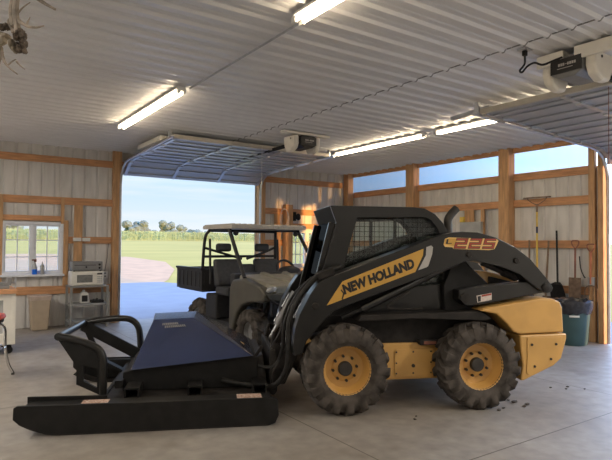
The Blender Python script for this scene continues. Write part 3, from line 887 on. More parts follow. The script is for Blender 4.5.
# ------------------------------------------------------------------ brush cutter
bc = thing('brush_cutter', 'black brush cutter attachment with navy hood and skid runners, in front of the loader', 'brush cutter', (OX, OY, 0), HEAD)
SK = [(3.568, .145), (3.565, .24), (3.54, .255), (1.40, .245), (1.36, .225), (1.35, .09), (1.38, .02), (1.44, .0), (3.20, .0), (3.31, .014), (3.43, .055), (3.52, .10)]
for s in (-1, 1):
    a, b = sorted((s * .955, s * .985))
    sk = MB().prism(SK, 'y', a, b).build('skid_runner', 'blackm', bc, bevel=.004)
    a, b = sorted((s * .78, s * .986))
    MB().prism([(3.20, .0), (3.31, .014), (3.43, .055), (3.52, .10), (3.515, .108), (3.425, .064), (3.305, .024), (3.19, .012), (1.45, .012), (1.45, .0)], 'y', a, b).build('skid_shoe', 'blackd', sk)
    a, b = sorted((s * .78, s * .95))
    MB().box(1.42, a, .222, 3.50, b, .237).build('runner_top', 'blackm', sk)
    a, b = sorted((s * .76, s * .78))
    MB().prism([(3.52, .20), (3.52, .275), (2.86, .265), (2.86, .20)], 'y', a, b).build('inner_plate', 'blackm', sk)
deck = MB().box(1.40, -.95, .19, 2.93, .95, .212).build('deck_plate', 'blackd', bc)
MB().box(2.90, -.77, .08, 2.93, .77, .225).build('front_lip', 'blackm', deck)
for x0, x1 in ((3.05, 2.83), (1.72, 1.50)):
    st = MB().box(x1, .80, .2375, x0, .94, .2395).build('warning_sticker', 'stickerred', deck)
for x in (2.66, 2.10, 1.50):
    k = MB().plate([(x - .065, .205), (x + .065, .205), (x + .065, .305), (x - .065, .305)], [(x - .052, .215), (x + .052, .215), (x + .052, .292), (x - .052, .292)], 'y', .47, .72).build('socket_tube', 'blackm', deck)
# engine box under the hood
MB().prism([(2.78, .213), (2.78, .39), (2.70, .42), (1.55, .525), (1.50, .50), (1.50, .213)], 'y', -.60, .46).build('gear_cover', 'blackm', bc, bevel=.01)
# four sided hood: wide base, narrow ridge
base = [(2.70, .53, .425), (1.55, .53, .53), (1.55, -.60, .53), (2.70, -.60, .425)]
topq = [(2.545, .05, .83), (2.14, .05, .845), (2.12, -.22, .88), (2.56, -.22, .865)]
hood = MB().hexa(base, topq).build('hood', 'blue', bc, bevel=.006)
# faint maker's lettering high on the hood and a stripe down the loader side slope
def on_face(A, B, C, D, u, v, off):
    A, B, C, D = map(Vector, (A, B, C, D))
    p = A.lerp(B, u).lerp(D.lerp(C, u), v)
    n = (B - A).cross(D - A).normalized()
    return p + n * off
nf = lambda u, v, off=.004: on_face(base[0], base[1], topq[1], topq[0], u, v, off)
sgn = 1 if nf(.5, .5, .1).z > nf(.5, .5, 0).z else -1
mb = MB()
for row, (v0, v1, u0, u1, n) in enumerate(((.86, .905, .22, .55, 9), (.795, .845, .27, .66, 11))):
    for k in range(n):
        a = u0 + (u1 - u0) * k / n; b = a + (u1 - u0) / n * .72
        mb.hexa([nf(a, v0, sgn * .001), nf(b, v0, sgn * .001), nf(b + .004, v1, sgn * .001), nf(a + .004, v1, sgn * .001)], [nf(a, v0, sgn * .003), nf(b, v0, sgn * .003), nf(b + .004, v1, sgn * .003), nf(a + .004, v1, sgn * .003)])
mb.build('hood_marks', 'greyd', hood)
sf = lambda u, v, off: on_face(base[1], base[2], topq[2], topq[1], u, v, off)
sg2 = 1 if sf(.5, .5, .1).x < sf(.5, .5, 0).x else -1
MB().hexa([sf(.30, .12, sg2 * .001), sf(.38, .12, sg2 * .001), sf(.50, .62, sg2 * .001), sf(.46, .62, sg2 * .001)], [sf(.30, .12, sg2 * .004), sf(.38, .12, sg2 * .004), sf(.50, .62, sg2 * .004), sf(.46, .62, sg2 * .004)]).build('hood_stripe', 'decalcream', hood)
# hood latches by the coupler
MB().beam((1.53, .42, .50), (1.46, .42, .60), .04, .03).build('hood_latch', 'blackd', bc)
MB().prism([(1.402, .20), (1.45, .52), (1.52, .50), (1.58, .20)], 'y', -.52, .44).build('mount_frame', 'blackd', bc, bevel=.01)

# pusher guard
gr = .036
def gtube(pts): return MB().tube(catmull(pts, 5), gr, 10)
near_t = [(2.93, .60, .21), (2.93, .60, .46), (2.935, .60, .56), (2.97, .60, .635), (3.04, .60, .68), (3.16, .60, .725), (3.32, .60, .765)]
far_t = [(2.74, -.58, .21), (2.76, -.58, .55), (2.79, -.58, .68), (2.86, -.58, .745), (2.96, -.58, .765), (3.15, -.58, .755), (3.37, -.58, .72)]
gtube(near_t).build('guard_tube', 'blackp', bc, smooth=True)
gtube(far_t).build('guard_tube', 'blackp', bc, smooth=True)
MB().tube([(3.32, .62, .765), (3.37, -.60, .72)], gr, 10).build('guard_crossbar', 'blackp', bc, smooth=True)
MB().plate([(3.33, .75), (3.16, .49), (3.16, .33), (2.93, .215), (2.93, .56), (2.97, .635), (3.06, .68)], [(3.10, .36), (2.98, .29), (2.98, .47), (3.10, .50)], 'y', .585, .615).build('guard_web', 'blackm', bc)
MB().beam((3.37, -.54, .70), (2.76, -.54, .36), .03, .12).build('guard_brace', 'blackm', bc)
MB().beam((3.12, -.30, .36), (2.86, -.30, .22), .10, .03).build('guard_brace', 'blackm', bc)
MB().prism([(3.33, .70), (3.16, .33), (2.95, .21), (3.10, .21), (3.24, .36), (3.37, .66)], 'y', -.58, -.555).build('guard_web', 'blackm', bc)
MB().beam((2.80, -.55, .30), (2.80, .55, .30), .07, .07).build('guard_foot', 'blackm', bc)

# ------------------------------------------------------------------ utility vehicle
uv = thing('utility_vehicle', 'olive grey two seat utility vehicle with tan roof, parked behind the loader', 'utility vehicle', (4.47, 7.92, 0))
def utv_wheel(x, y, flip):
    w = make_tire('wheel', .335, .305, .24, .155, 14, uv, .03)
    w.location = (x, y, .335); w.rotation_euler = (0, 0, PI / 2 * (1 if not flip else -1))
    MB().lathe([(.165, .075), (.155, .06), (.14, .0), (.08, -.01), (.0, .0), (.0, -.03), (.15, -.04), (.165, -.075), (.150, -.02), (.150, .06)], (0, 0, 0), 'y', 24, True).build('rim', 'greyd', w, smooth=True)
    return w
u0 = utv_wheel(-.61, -.97, False)
for x, y, f in ((-.61, .965, 0), (.61, -.97, 1), (.61, .965, 1)):
    w_ = copy_tree(u0, uv); w_.location = (x, y, .335); w_.rotation_euler = (R(20), 0, PI / 2 * (-1 if f else 1))
MB().box(-.42, -1.30, .28, .42, 1.50, .46).build('frame', 'blackd', uv, bevel=.02)
MB().box(-.66, -.50, .28, .66, .52, .40).build('floor_pan', 'plastic', uv, bevel=.02)
for s in (-1, 1):
    MB().tube([(s * .15, -.97, .40), (s * .52, -.97, .335)], .03, 8).build('suspension_arm', 'blackd', uv)
    MB().tube([(s * .15, .965, .40), (s * .52, .965, .335)], .03, 8).build('suspension_arm', 'blackd', uv)
    MB().tube([(s * .30, -.97, .85), (s * .47, -.97, .40)], .04, 8).build('shock_absorber', 'blackd', uv)
    # sides of the nose / foot well
    a, b = sorted((s * .60, s * .745))
    MB().prism([(-.44, .30), (-.46, .95), (-.56, 1.08), (-.86, 1.12), (-1.38, 1.02), (-1.52, .93), (-1.50, .83), (-1.36, .80), (-1.22, .80), (-1.05, .775), (-.86, .72), (-.70, .60), (-.60, .42), (-.56, .30)], 'x', a, b).build('front_fender', 'utv', uv, bevel=.035, seg=3)
    MB().box(min(s * .40, s * .70), .10, .40, max(s * .40, s * .70), .50, .80).build('seat_base', 'plastic', uv, bevel=.03)
# hood with raised ridges
hood = MB().hexa([(-.60, -.46, .90), (.60, -.46, .90), (.56, -1.44, .86), (-.56, -1.44, .86)], [(-.60, -.50, 1.155), (.60, -.50, 1.155), (.50, -1.42, 1.03), (-.50, -1.42, 1.03)]).build('hood', 'hoodlit', uv, bevel=.04, seg=3)
for s in (-1, 1):
    MB().hexa([(s * .20 - .06, -.52, 1.15), (s * .20 + .06, -.52, 1.15), (s * .14 + .03, -1.36, 1.035), (s * .14 - .03, -1.36, 1.035)], [(s * .20 - .04, -.54, 1.185), (s * .20 + .04, -.54, 1.185), (s * .14 + .02, -1.34, 1.06), (s * .14 - .02, -1.34, 1.06)]).build('hood_ridge', 'hoodlit', hood, bevel=.01)
    MB().ell((s * .60, -1.465, .985), (.085, .055, .042), 3, T=Matrix.Rotation(R(18 * s), 3, 'Y')).build('headlight', 'lens', uv, smooth=True)
MB().hexa([(-.56, -1.40, .60), (.56, -1.40, .60), (.50, -1.25, .60), (-.50, -1.25, .60)], [(-.56, -1.46, .90), (.56, -1.46, .90), (.50, -1.25, .90), (-.50, -1.25, .90)]).build('grille', 'plastic', uv, bevel=.02)
MB().prism([(-.72, .93), (.72, .93), (.66, .85), (.30, .80), (-.30, .80), (-.66, .85)], 'y', -1.53, -1.44).build('bumper_bar', 'utv', uv, bevel=.015)
MB().tube(catmull([(-.62, -1.50, .84), (-.40, -1.56, .70), (-.30, -1.58, .62), (.30, -1.58, .62), (.40, -1.56, .70), (.62, -1.50, .84)]), .022, 8).build('brush_guard', 'plastic', uv, smooth=True)
MB().prism([(-.50, .95), (-.48, 1.15), (-.36, 1.17), (-.28, 1.12), (-.34, .95)], 'x', -.66, .66).build('dashboard', 'plastic', uv, bevel=.02)
sw = MB().torus((.40, -.26, 1.20), .17, .020, 'z', 24, 8, T=Matrix.Rotation(R(62), 3, 'X')).build('steering_wheel', 'plastic', uv, smooth=True)
MB().ell((.42, -.33, 1.17), (.22, .10, .09), 3).build('steering_hub', 'plastic', sw, smooth=True)
# seats
for x in (-.44, .30):
    b = MB().prism([(.06, .93), (.20, 1.36), (.30, 1.37), (.22, .90)], 'x', x - .245, x + .245).build('seat_back', 'seat', uv, bevel=.05, seg=4)
    MB().prism([(.095, 1.00), (.165, 1.26), (.18, 1.26), (.12, 1.0)], 'x', x - .15, x + .15).build('seat_panel', 'seat', b, bevel=.01)
    MB().box(x - .25, -.28, .80, x + .25, .16, .93).build('seat_cushion', 'seat', uv, bevel=.04, seg=3)
    MB().box(x - .12, .37, 1.485, x + .16, .46, 1.625).build('headrest', 'seat', uv, smooth=True, bevel=.045, seg=4)
MB().prism([(.10, .92), (.20, 1.28), (.28, 1.28), (.22, .90)], 'x', -.19, .05).build('seat_back', 'seat', uv, bevel=.03, seg=3)
# roll cage and roof
for s in (-1, 1):
    MB().tube(catmull([(s * .70, .62, .95), (s * .71, .60, 1.30), (s * .69, .56, 1.72), (s * .64, .48, 1.85)]), .026, 10).build('cage_post', 'plastic', uv, smooth=True)
    MB().tube([(s * .66, .40, .95), (s * .66, .44, 1.70)], .020, 8).build('cage_post', 'plastic', uv, smooth=True)
    MB().tube([(s * .70, -.87, 1.12), (s * .66, -.50, 1.52), (s * .64, -.24, 1.84)], .030, 10).build('front_post', 'plastic', uv, smooth=True)
    MB().tube([(s * .64, -.26, 1.85), (s * .64, .50, 1.86)], .026, 10).build('roof_rail', 'plastic', uv, smooth=True)
    MB().tube(catmull([(s * .69, .60, 1.55), (s * .40, .52, 1.46), (s * .05, .46, 1.36)]), .022, 8).build('cage_brace', 'plastic', uv, smooth=True)
    MB().ell((s * .56, -.30, 1.79), (.05, .03, .045), 2).build('post_clamp', 'plastic', uv, smooth=True)
MB().tube([(-.64, .50, 1.84), (.64, .50, 1.84)], .026, 10).build('roof_rail', 'plastic', uv, smooth=True)
MB().tube([(-.69, .60, 1.40), (.69, .60, 1.40)], .022, 10).build('cage_brace', 'plastic', uv, smooth=True)
rf = MB()
rf.prism([(-.42, 1.855), (-.42, 1.915), (-.38, 1.93), (.66, 1.922), (.70, 1.90), (.68, 1.86)], 'x', -.68, .70)
for k in range(14):
    x = -.64 + k * .1
    rf.box(x - .02, -.40, 1.918, x + .02, .66, 1.936)
    rf.box(x - .012, -.428, 1.862, x + .012, -.418, 1.91)
rf.build('roof', 'utvroof', uv, bevel=.008)
# cargo bed
MB().box(-.70, .62, .80, .70, 1.66, .84).build('cargo_bed', 'plastic', uv)
for s in (-1, 1):
    mb = MB().box(min(s * .70, s * .745), .56, .82, max(s * .70, s * .745), 1.68, 1.20)
    for k in range(6): mb.box(min(s * .745, s * .757), .62 + k * .18, .88, max(s * .745, s * .757), .70 + k * .18, 1.14)
    mb.box(min(s * .69, s * .765), .55, 1.17, max(s * .69, s * .765), 1.69, 1.21)
    mb.build('bed_side', 'plastic', uv, bevel=.006)
MB().box(-.70, .56, .82, .70, .60, 1.19).build('bed_front', 'plastic', uv, bevel=.006)
MB().box(-.70, 1.64, .82, .70, 1.68, 1.19).build('tailgate', 'plastic', uv, bevel=.006)

# ------------------------------------------------------------------ back left corner
def box_thing(name, label, cat, loc, rz=0, group=None): return thing(name, label, cat, loc, rz, group)
b = box_thing('waste_bin', 'tan plastic waste bin with a folded bag over its rim, under the window', 'bin', (1.66, 11.12, 0))
MB().hexa([(-.135, -.13, 0), (.135, -.13, 0), (.135, .13, 0), (-.135, .13, 0)], [(-.17, -.16, .56), (.17, -.16, .56), (.17, .16, .56), (-.17, .16, .56)]).build('bin_body', 'tan', b, bevel=.02)
MB().hexa([(-.168, -.162, .545), (.168, -.162, .545), (.168, .162, .545), (-.168, .162, .545)], [(-.20, -.185, .64), (.20, -.185, .64), (.20, .185, .64), (-.20, .185, .64)]).build('bag_cuff', mat('pale bin bag', (.50, .40, .33), .45, var=.1, scale=12, bump=.4), b, bevel=.015)
rk = box_thing('shelf_rack', 'grey steel three shelf rack holding the microwave, beside the open doorway', 'shelf', (2.49, 11.08, 0))
for sx in (-1, 1):
    for sy in (-1, 1):
        MB().box(sx * .33 - .02, sy * .20 - .02, 0, sx * .33 + .02, sy * .20 + .02, .80).build('upright', 'rack', rk)
for z in (.11, .42, .765):
    MB().box(-.345, -.215, z, .345, .215, z + .035).build('shelf', 'rack', rk, bevel=.004)
mw = box_thing('microwave', 'cream microwave oven on top of the grey shelf rack', 'microwave', (2.46, 11.08, .80))
MB().box(-.29, -.17, .0, .29, .17, .27).build('case', 'cream', mw, bevel=.012)
MB().box(-.275, -.185, .015, .14, -.17, .255).build('door', 'cream', mw, bevel=.006)
MB().box(-.20, -.189, .06, .08, -.185, .205).build('door_window', 'darkglass', mw)
k = MB().box(.15, -.182, .015, .275, -.17, .255).build('control_panel', 'cream', mw, bevel=.004)
MB().box(.165, -.185, .205, .26, -.182, .235).build('display', 'decalblack', k)
mb = MB()
for r in range(4):
    for c_ in range(3): mb.box(.17 + c_ * .032, -.184, .05 + r * .034, .194 + c_ * .032, -.182, .072 + r * .034)
mb.build('buttons', 'greyl', k)
to = box_thing('toaster_oven', 'low grey box oven sitting on the cream microwave', 'toaster oven', (2.46, 11.09, 1.072))
MB().box(-.275, -.15, .01, .275, .15, .185).build('case', 'greyd', to, bevel=.01)
MB().box(-.255, -.160, .03, .16, -.15, .165).build('door', 'greyd', to, bevel=.004)
MB().box(-.24, -.164, .11, .15, -.160, .122).build('door_handle', 'bolt', to)
for z in (.06, .125): MB().lathe([(.0, -.172), (.018, -.172), (.02, -.15), (.0, -.15)], (.215, 0, z), 'y', 12).build('knob', 'blackm', to)
MB().lathe([(.0, -.172), (.016, -.172), (.018, -.15), (.0, -.15)], (-.03, 0, .08), 'y', 12).build('knob', 'blackm', to)
for x in (-.24, .24):
    for y in (-.12, .12): MB().box(x - .015, y - .015, -.002, x + .015, y + .015, .012).build('foot', 'blackm', to)
jg = box_thing('jug', 'white oil jug with dark label on the middle rack shelf', 'jug', (2.43, 11.06, .456))
MB().prism([(-.075, 0), (.075, 0), (.075, .17), (.045, .215), (.02, .22), (-.045, .22), (-.075, .18)], 'y', -.05, .05).build('jug_body', 'white', jg, bevel=.012)
MB().box(-.052, -.054, .03, .052, -.051, .15).build('label', 'decalblack', jg)
MB().lathe([(.0, .22), (.026, .22), (.026, .255), (.0, .255)], (-.01, 0, 0), 'z', 12).build('cap', 'white', jg)
cl = box_thing('caddy', 'small black tray of parts on the middle rack shelf', 'tray', (2.665, 11.05, .4565))
MB().plate(rect(-.11, -.09, .11, .09), rect(-.10, -.08, .10, .08), 'z', 0, .05).build('tray', 'blackm', cl)
for i, (x, z) in enumerate(((-.06, .05), (0, .06), (.06, .045))):
    MB().ell((x, 0, z * .7), (.034, .05, z * .7), 2).build('part', 'bolt', cl, smooth=True)
ol = box_thing('wall_outlet', 'grey outlet box on the siding beside the doorway post', 'outlet', (2.90, 11.46, .97))
MB().box(-.055, -.06, -.07, .055, -.002, .07).build('box', 'white', ol, bevel=.006)
for z in (-.03, .03): MB().box(-.02, -.064, z - .018, .02, -.06, z + .018).build('receptacle', 'greyd', ol)
MB().tube([(0, -.03, .07), (.04, -.04, .35), (.07, -.03, .75)], .008, 6).build('cable', 'greyd', ol)
sbx = box_thing('switch_box', 'white twin switch box on the stud above the rack', 'switch box', (2.43, 11.385, 1.68))
for s in (-1, 1): MB().box(s * .085 - .075, -.04, -.035, s * .085 + .075, .0, .035).build('cover', 'white', sbx, bevel=.006)
# bottles on the window sill
sp = box_thing('spray_bottle', 'clear spray bottle half full of blue fluid on the window sill', 'bottle', (1.60, 11.36, 1.01))
MB().lathe([(.0, 0), (.042, 0), (.045, .02), (.045, .10), (.0, .10)], (0, 0, 0), 'z', 16).build('fluid', 'bluewash', sp, smooth=True)
MB().lathe([(.045, .10), (.045, .13), (.035, .18), (.016, .215), (.016, .235), (.0, .235), (.0, .10)], (0, 0, 0), 'z', 16).build('bottle', 'lens', sp, smooth=True)
MB().prism([(-.05, .26), (-.05, .285), (.03, .29), (.03, .235), (-.012, .235), (-.012, .26)], 'y', -.014, .014).build('trigger_head', 'handlered', sp, bevel=.004)
g = box_thing('squeeze_bottle', 'slim grey squeeze bottle next to the blue spray bottle', 'bottle', (1.73, 11.36, 1.01))
MB().lathe([(.0, 0), (.038, 0), (.040, .015), (.040, .15), (.030, .185), (.014, .20), (.0, .20)], (0, 0, 0), 'z', 16).build('bottle', 'greyl', g, smooth=True)
MB().lathe([(.0, .195), (.013, .195), (.006, .24), (.0, .24)], (0, 0, 0), 'z', 12).build('nozzle', 'greyl', g, smooth=True)

# workbench at the left edge
wb = box_thing('workbench', 'cream rolling workbench with a wooden top, cut by the left edge of the photo', 'workbench', (.30, 9.22, 0))
MB().box(-.80, -.36, .872, .725, .34, .935).build('bench_top', 'wood', wb, bevel=.006)
MB().plate(rect(-.76, .14, .70, .87), rect(-.60, .30, .56, .78), 'y', -.32, -.28).build('face_frame', 'cream', wb, bevel=.004)
MB().box(-.76, -.28, .14, .70, .30, .87).build('cabinet', 'greyl', wb, bevel=.004)
MB().box(.66, -.33, .14, .715, .31, .87).build('end_panel', 'cream', wb)
for x in (-.68, .64):
    for y in (-.24, .22):
        cs = MB().tube([(x, y - .02, .055), (x, y + .02, .055)], .055, 14).build('caster', 'rubber2', wb, smooth=True)
        MB().box(x - .035, y - .035, .09, x + .035, y + .035, .142).build('caster_fork', 'blackm', cs)
vs = box_thing('bench_vise', 'grey bench vise on the workbench top under the window', 'vise', (.86, 9.05, .936))
MB().box(-.08, -.07, 0, .08, .07, .05).build('base', 'greyd', vs, bevel=.01)
MB().prism([(-.10, .05), (.10, .05), (.12, .16), (.05, .17), (.04, .10), (-.04, .10), (-.05, .18), (-.12, .17)], 'y', -.05, .05).build('jaws', 'greyd', vs, bevel=.01)
MB().tube([(.09, 0, .08), (.17, 0, .08)], .018, 8).build('screw', 'galv', vs)
MB().tube([(.165, 0, .0), (.165, 0, .16)], .007, 6).build('handle', 'galv', vs)
jr = box_thing('jar', 'dark jar at the left edge on the workbench top', 'jar', (.60, 9.02, .936))
MB().lathe([(.0, 0), (.05, 0), (.052, .12), (.04, .14), (.0, .14)], (0, 0, 0), 'z', 14).build('glass', 'greyd', jr, smooth=True)
MB().lathe([(.0, .138), (.045, .138), (.045, .165), (.0, .165)], (0, 0, 0), 'z', 14).build('lid', 'bolt', jr, smooth=True)
# shop stool
sl = box_thing('shop_stool', 'round shop stool on splayed chrome legs, cut by the left edge', 'stool', (.52, 7.5, 0))
MB().lathe([(.0, .66), (.21, .66), (.215, .68), (.215, .70), (.0, .70)], (0, 0, 0), 'z', 24).build('seat_pan', 'blackm', sl, smooth=True)
MB().lathe([(.0, .70), (.22, .70), (.235, .72), (.225, .75), (.17, .762), (.0, .765)], (0, 0, 0), 'z', 24).build('cushion', 'red', sl, smooth=True)
for k in range(4):
    a = R(5 + 90 * k)
    f = lambda r, z: (r * math.cos(a), r * math.sin(a), z)
    lg = MB().tube(catmull([f(.05, .64), f(.17, .63), f(.225, .56), f(.235, .35), f(.27, .14), f(.325, .02)]), .018, 8).build('leg', 'chrome', sl, smooth=True)
    MB().lathe([(.0, 0), (.02, 0), (.018, .03), (.0, .03)], f(.325, 0), 'z', 10).build('foot_cap', 'rubber2', lg)
MB().torus((0, 0, .36), .235, .011, 'z', 28, 8).build('foot_ring', 'chrome', sl, smooth=True)

# ------------------------------------------------------------------ wall hung tools by the right door
def tool(name, label, cat, y, parts, x=9.15, rx=0):
    t = thing(name, label, cat, (x, y, 0), 0, 'long handled tools on the right wall')
    for nm, mb, m, kw in parts:
        mb.build(nm, m, t, **kw)
    return t
SM = dict(smooth=True)
tool('bow_rake', 'yellow handled rake hung head up, second tool from the left', 'rake', 5.84,
     [('handle', MB().tube([(.06, 0, .95), (.06, 0, 2.25)], .016, 8), 'toolyellow', SM), ('ferrule', MB().tube([(.06, 0, 2.25), (.06, 0, 2.40)], .018, 8), 'handle', SM),
      ('bow', MB().tube(catmull([(.06, -.20, 2.52), (.06, -.15, 2.46), (.06, 0, 2.39), (.06, .15, 2.46), (.06, .20, 2.52)]), .009, 6), 'rust', SM),
      ('head', MB().box(.04, -.27, 2.51, .075, .27, 2.532), 'rust', {}), ('grip_label', MB().tube([(.06, 0, 1.86), (.06, 0, 1.98)], .0175, 8), 'blue', SM)])
tool('wooden_handle', 'short brown tool handle left of the yellow rake', 'tool handle', 5.99, [('handle', MB().tube([(.05, 0, .70), (.05, 0, 1.73)], .017, 8), 'handle', SM), ('blade', MB().box(.035, -.09, .45, .055, .09, .72), 'rust', {})])
tool('wooden_handle', 'brown tool handle just right of the yellow rake', 'tool handle', 5.63, [('handle', MB().tube([(.04, .03, .70), (.06, -.02, 1.72)], .017, 8), 'handle', SM), ('blade', MB().box(.035, -.07, .45, .055, .09, .72), 'rust', {})])
tool('scoop_shovel', 'long black shovel leaning with its wide scoop behind the green bin', 'shovel', 5.42,
     [('handle', MB().tube([(-.045, -.04, .96), (.08, .05, 1.90)], .017, 8), 'blackm', SM), ('scoop', MB().hexa([(.03, -.19, .60), (.03, .13, .60), (-.06, .11, .94), (-.06, -.14, .94)], [(.05, -.19, .60), (.05, .13, .60), (-.03, .02, .99), (-.03, -.08, .99)]), 'blackm', {'bevel': .006})])
def dhandle(y0, z0):
    return MB().tube(catmull([(.03, y0, z0), (.03, y0 - .05, z0 + .06), (.03, y0 - .06, z0 + .13), (.03, y0, z0 + .14), (.03, y0 + .06, z0 + .13), (.03, y0 + .05, z0 + .06), (.03, y0, z0)]), .012, 6)
tool('spade', 'spade with a reddish D grip and rusty square blade above the bin', 'spade', 5.10,
     [('handle', MB().tube([(.02, 0, 1.08), (.03, 0, 1.58)], .016, 8), 'handlered', SM), ('grip', dhandle(0, 1.58), 'handlered', SM), ('blade', MB().hexa([(.0, -.11, .70), (.0, .11, .70), (.01, .11, 1.08), (.01, -.11, 1.08)], [(.015, -.11, .70), (.015, .11, .70), (.025, .10, 1.08), (.025, -.10, 1.08)]), 'rust', {'bevel': .004})])
fk = [('handle', MB().tube([(.03, .01, .98), (.03, .0, 1.52)], .016, 8), 'handlered', SM), ('grip', dhandle(0, 1.52), 'handlered', SM)]
mb = MB().tube(catmull([(.03, -.10, .70), (.03, -.10, .90), (.03, 0, .96), (.03, .10, .90), (.03, .10, .70)]), .008, 6)
for y in (-.035, .035): mb.tube([(.03, y, .70), (.03, y, .95)], .007, 6)
fk.append(('tines', mb, 'rust', SM))
tool('garden_fork', 'garden fork with a reddish D grip, rightmost tool beside the door track', 'garden fork', 4.83, fk, x=9.15)
tag(MB().tube(catmull([(9.17, 5.02, 1.45), (9.17, 5.00, 1.25), (9.16, 4.95, 1.13), (9.17, 4.92, 1.08)]), .010, 6).build('hose_end', 'rubber2', smooth=True), 'short black hose hanging between the spade and the fork', 'hose')
wo = thing('wall_outlet', 'grey outlet box on the right wall just above the fork tines', 'outlet', (9.18, 4.84, 1.03))
MB().box(0, -.05, -.07, .055, .05, .07).build('box', 'greyl', wo, bevel=.006)
gb = thing('trash_can', 'tall green trash can with a black liner in the corner by the right door', 'trash can', (8.80, 4.97, 0))
MB().lathe([(.0, 0), (.235, 0), (.25, .02), (.305, .65), (.33, .66), (.33, .685), (.315, .685), (.305, .67), (.24, .03), (.0, .03)], (0, 0, 0), 'z', 32).build('can_body', 'green', gb, smooth=True)
prof = []
mb = MB()
rings = []
for r, z in ((.308, .52), (.325, .58), (.342, .66), (.338, .72), (.32, .735), (.305, .715), (.285, .62)):
    ring = []
    for k in range(40):
        a = 2 * PI * k / 40
        rr = r + random.uniform(-.008, .010)
        ring.append(mb._v((rr * math.cos(a), rr * math.sin(a), z + random.uniform(-.02, .02))))
    rings.append(ring)
for A, B in zip(rings, rings[1:]):
    for k in range(40): mb.bm.faces.new((A[k], A[(k + 1) % 40], B[(k + 1) % 40], B[k]))
mb.build('bin_liner', 'liner', gb, smooth=True)
mb = MB()
for k in range(5):
    a = R(205 + k * 6); a2 = R(205 + k * 6 + 6)
    p = lambda aa, rr, z: (rr * math.cos(aa), rr * math.sin(aa), z)
    mb.hexa([p(a, .285, .47), p(a2, .285, .47), p(a2, .29, .50), p(a, .29, .50)], [p(a, .296, .47), p(a2, .296, .47), p(a2, .299, .50), p(a, .299, .50)])
mb.build('label', 'white', gb)

# utility panel half hidden behind the loader
pb = thing('junction_box', 'grey metal box on the right wall showing just above the loader arm', 'electrical box', (9.2, 7.35, 2.02))
MB().box(-.04, -.30, -.16, .03, .24, .09).build('box', 'greyl', pb, bevel=.006)
MB().box(-.06, .12, .09, -.02, .22, .20).build('tag', 'toolyellow', pb)
tag(MB().tube([(9.23, 6.95, 1.0), (9.23, 6.95, 2.30), (9.23, 6.90, 2.335), (9.23, 6.62, 2.34)], .012, 6).build('conduit', 'galv'), 'bent grey conduit on the right wall running to the middle post', 'conduit')
# gear on the post beside the back door
co = thing('wire_coil', 'thin coil of wire hanging on the post right of the back doorway', 'wire coil', (7.10, 11.24, 2.28))
for k in range(4): MB().torus((-.02, -.01 * k, -.02 * k), .11 + .008 * k, .005, 'y', 24, 6, T=Matrix.Scale(1.9, 3, Vector((0, 0, 1)))).build('loop', 'galv', co)
cm = thing('wall_lamp', 'small black fixture on the right side of the tall back wall post', 'fixture', (7.40, 11.30, 2.30))
MB().box(-.03, -.05, -.10, .05, .05, .12).build('bracket', 'blackm', cm, bevel=.01)
MB().ell((.10, -.06, .0), (.07, .06, .09), 2).build('lamp_head', 'blackm', cm, smooth=True)
fk2 = thing('hay_fork', 'small metal tool leaning in front of the back right window', 'tool', (7.86, 11.28, 0))
MB().tube([(0, 0, .05), (0, 0, 1.55)], .012, 8).build('handle', 'galv', fk2)
MB().tube(catmull([(-.06, 0, 1.62), (-.045, 0, 1.56), (0, 0, 1.54), (.045, 0, 1.56), (.06, 0, 1.62), (.04, 0, 1.68), (-.04, 0, 1.68), (-.06, 0, 1.62)]), .010, 6).build('grip', 'galv', fk2)

# ------------------------------------------------------------------ antler mount, upper left, close to the lens
an = thing('antler_mount', 'weathered antlers on a dark skull hanging at the upper left corner', 'antlers', (.327, 3.14, 2.714), R(-34.5))
k = .0052
def A(px, py, d=0): return ((px - 15) * k, d * .3, (30 - py) * k)
sk = MB()
for (px, py, d, rx, rz) in ((20, 33, 0, 3.4, 5), (24, 36, -.02, 3, 5), (22, 42, .03, 3, 5), (25.5, 44, -.03, 2.4, 5), (21, 50, -.05, 2.6, 4), (25, 51, .0, 2, 3), (17, 45, .04, 2.4, 4), (18, 38, -.05, 2.4, 4), (15, 27, .02, 4, 3.5), (6, 26, .03, 4, 3.5), (3, 28, -.03, 4, 3)):
    sk.ell(A(px, py, d), (rx * k, .024, rz * k), 3, .20)
sk.build('skull', 'bonedark', an)
mb = MB()
for (px, py, d, rx, rz) in ((1, 39, 0, 6, 7), (5, 36, .02, 5, 3), (-1, 50, .02, 3, 9), (13.5, 45, -.03, 1.6, 6), (16, 50, -.02, 1.6, 4)):
    mb.ell(A(px, py, d), (rx * k, .035, rz * k), 2, .12)
mb.build('skull_plate', 'bonepale', an)
def antler(pts, r0, r1):
    c = catmull([A(*p) for p in pts], 6)
    n = len(c)
    MB().tube(c, [(r0 + (r1 - r0) * i / (n - 1)) * k * 1.2 for i in range(n)], 8).build('antler', 'bone', an, smooth=True)
antler([(18, 34, 0), (17, 22, -.02), (16, 10, -.03), (18, -4, -.04), (24, -16, -.06)], 2.8, 2.2)
antler([(14, 32, .02), (11, 18, .03), (10, 6, .04), (13, -6, .04), (18, -18, .02)], 2.6, 2.0)
antler([(18, 20, -.02), (23, 24, -.05), (30, 28, -.08), (39, 29.5, -.10), (47, 28, -.11)], 1.9, .5)
antler([(29, 28, -.08), (30, 24, -.085), (32.5, 19, -.09)], 1.3, .4)
antler([(24, -14, -.06), (35, -3, -.08), (46, 5, -.10), (58, 12, -.12)], 2.4, 1.0)
antler([(18, 14, -.03), (24, 9, -.06), (32, 4, -.08)], 1.0, .4)
antler([(9, 18, .03), (8, 22, 0), (14, 33, -.03)], 1.2, .5)
antler([(12, 44, -.03), (15, 50, -.04), (19, 54, -.04)], 1.2, .6)
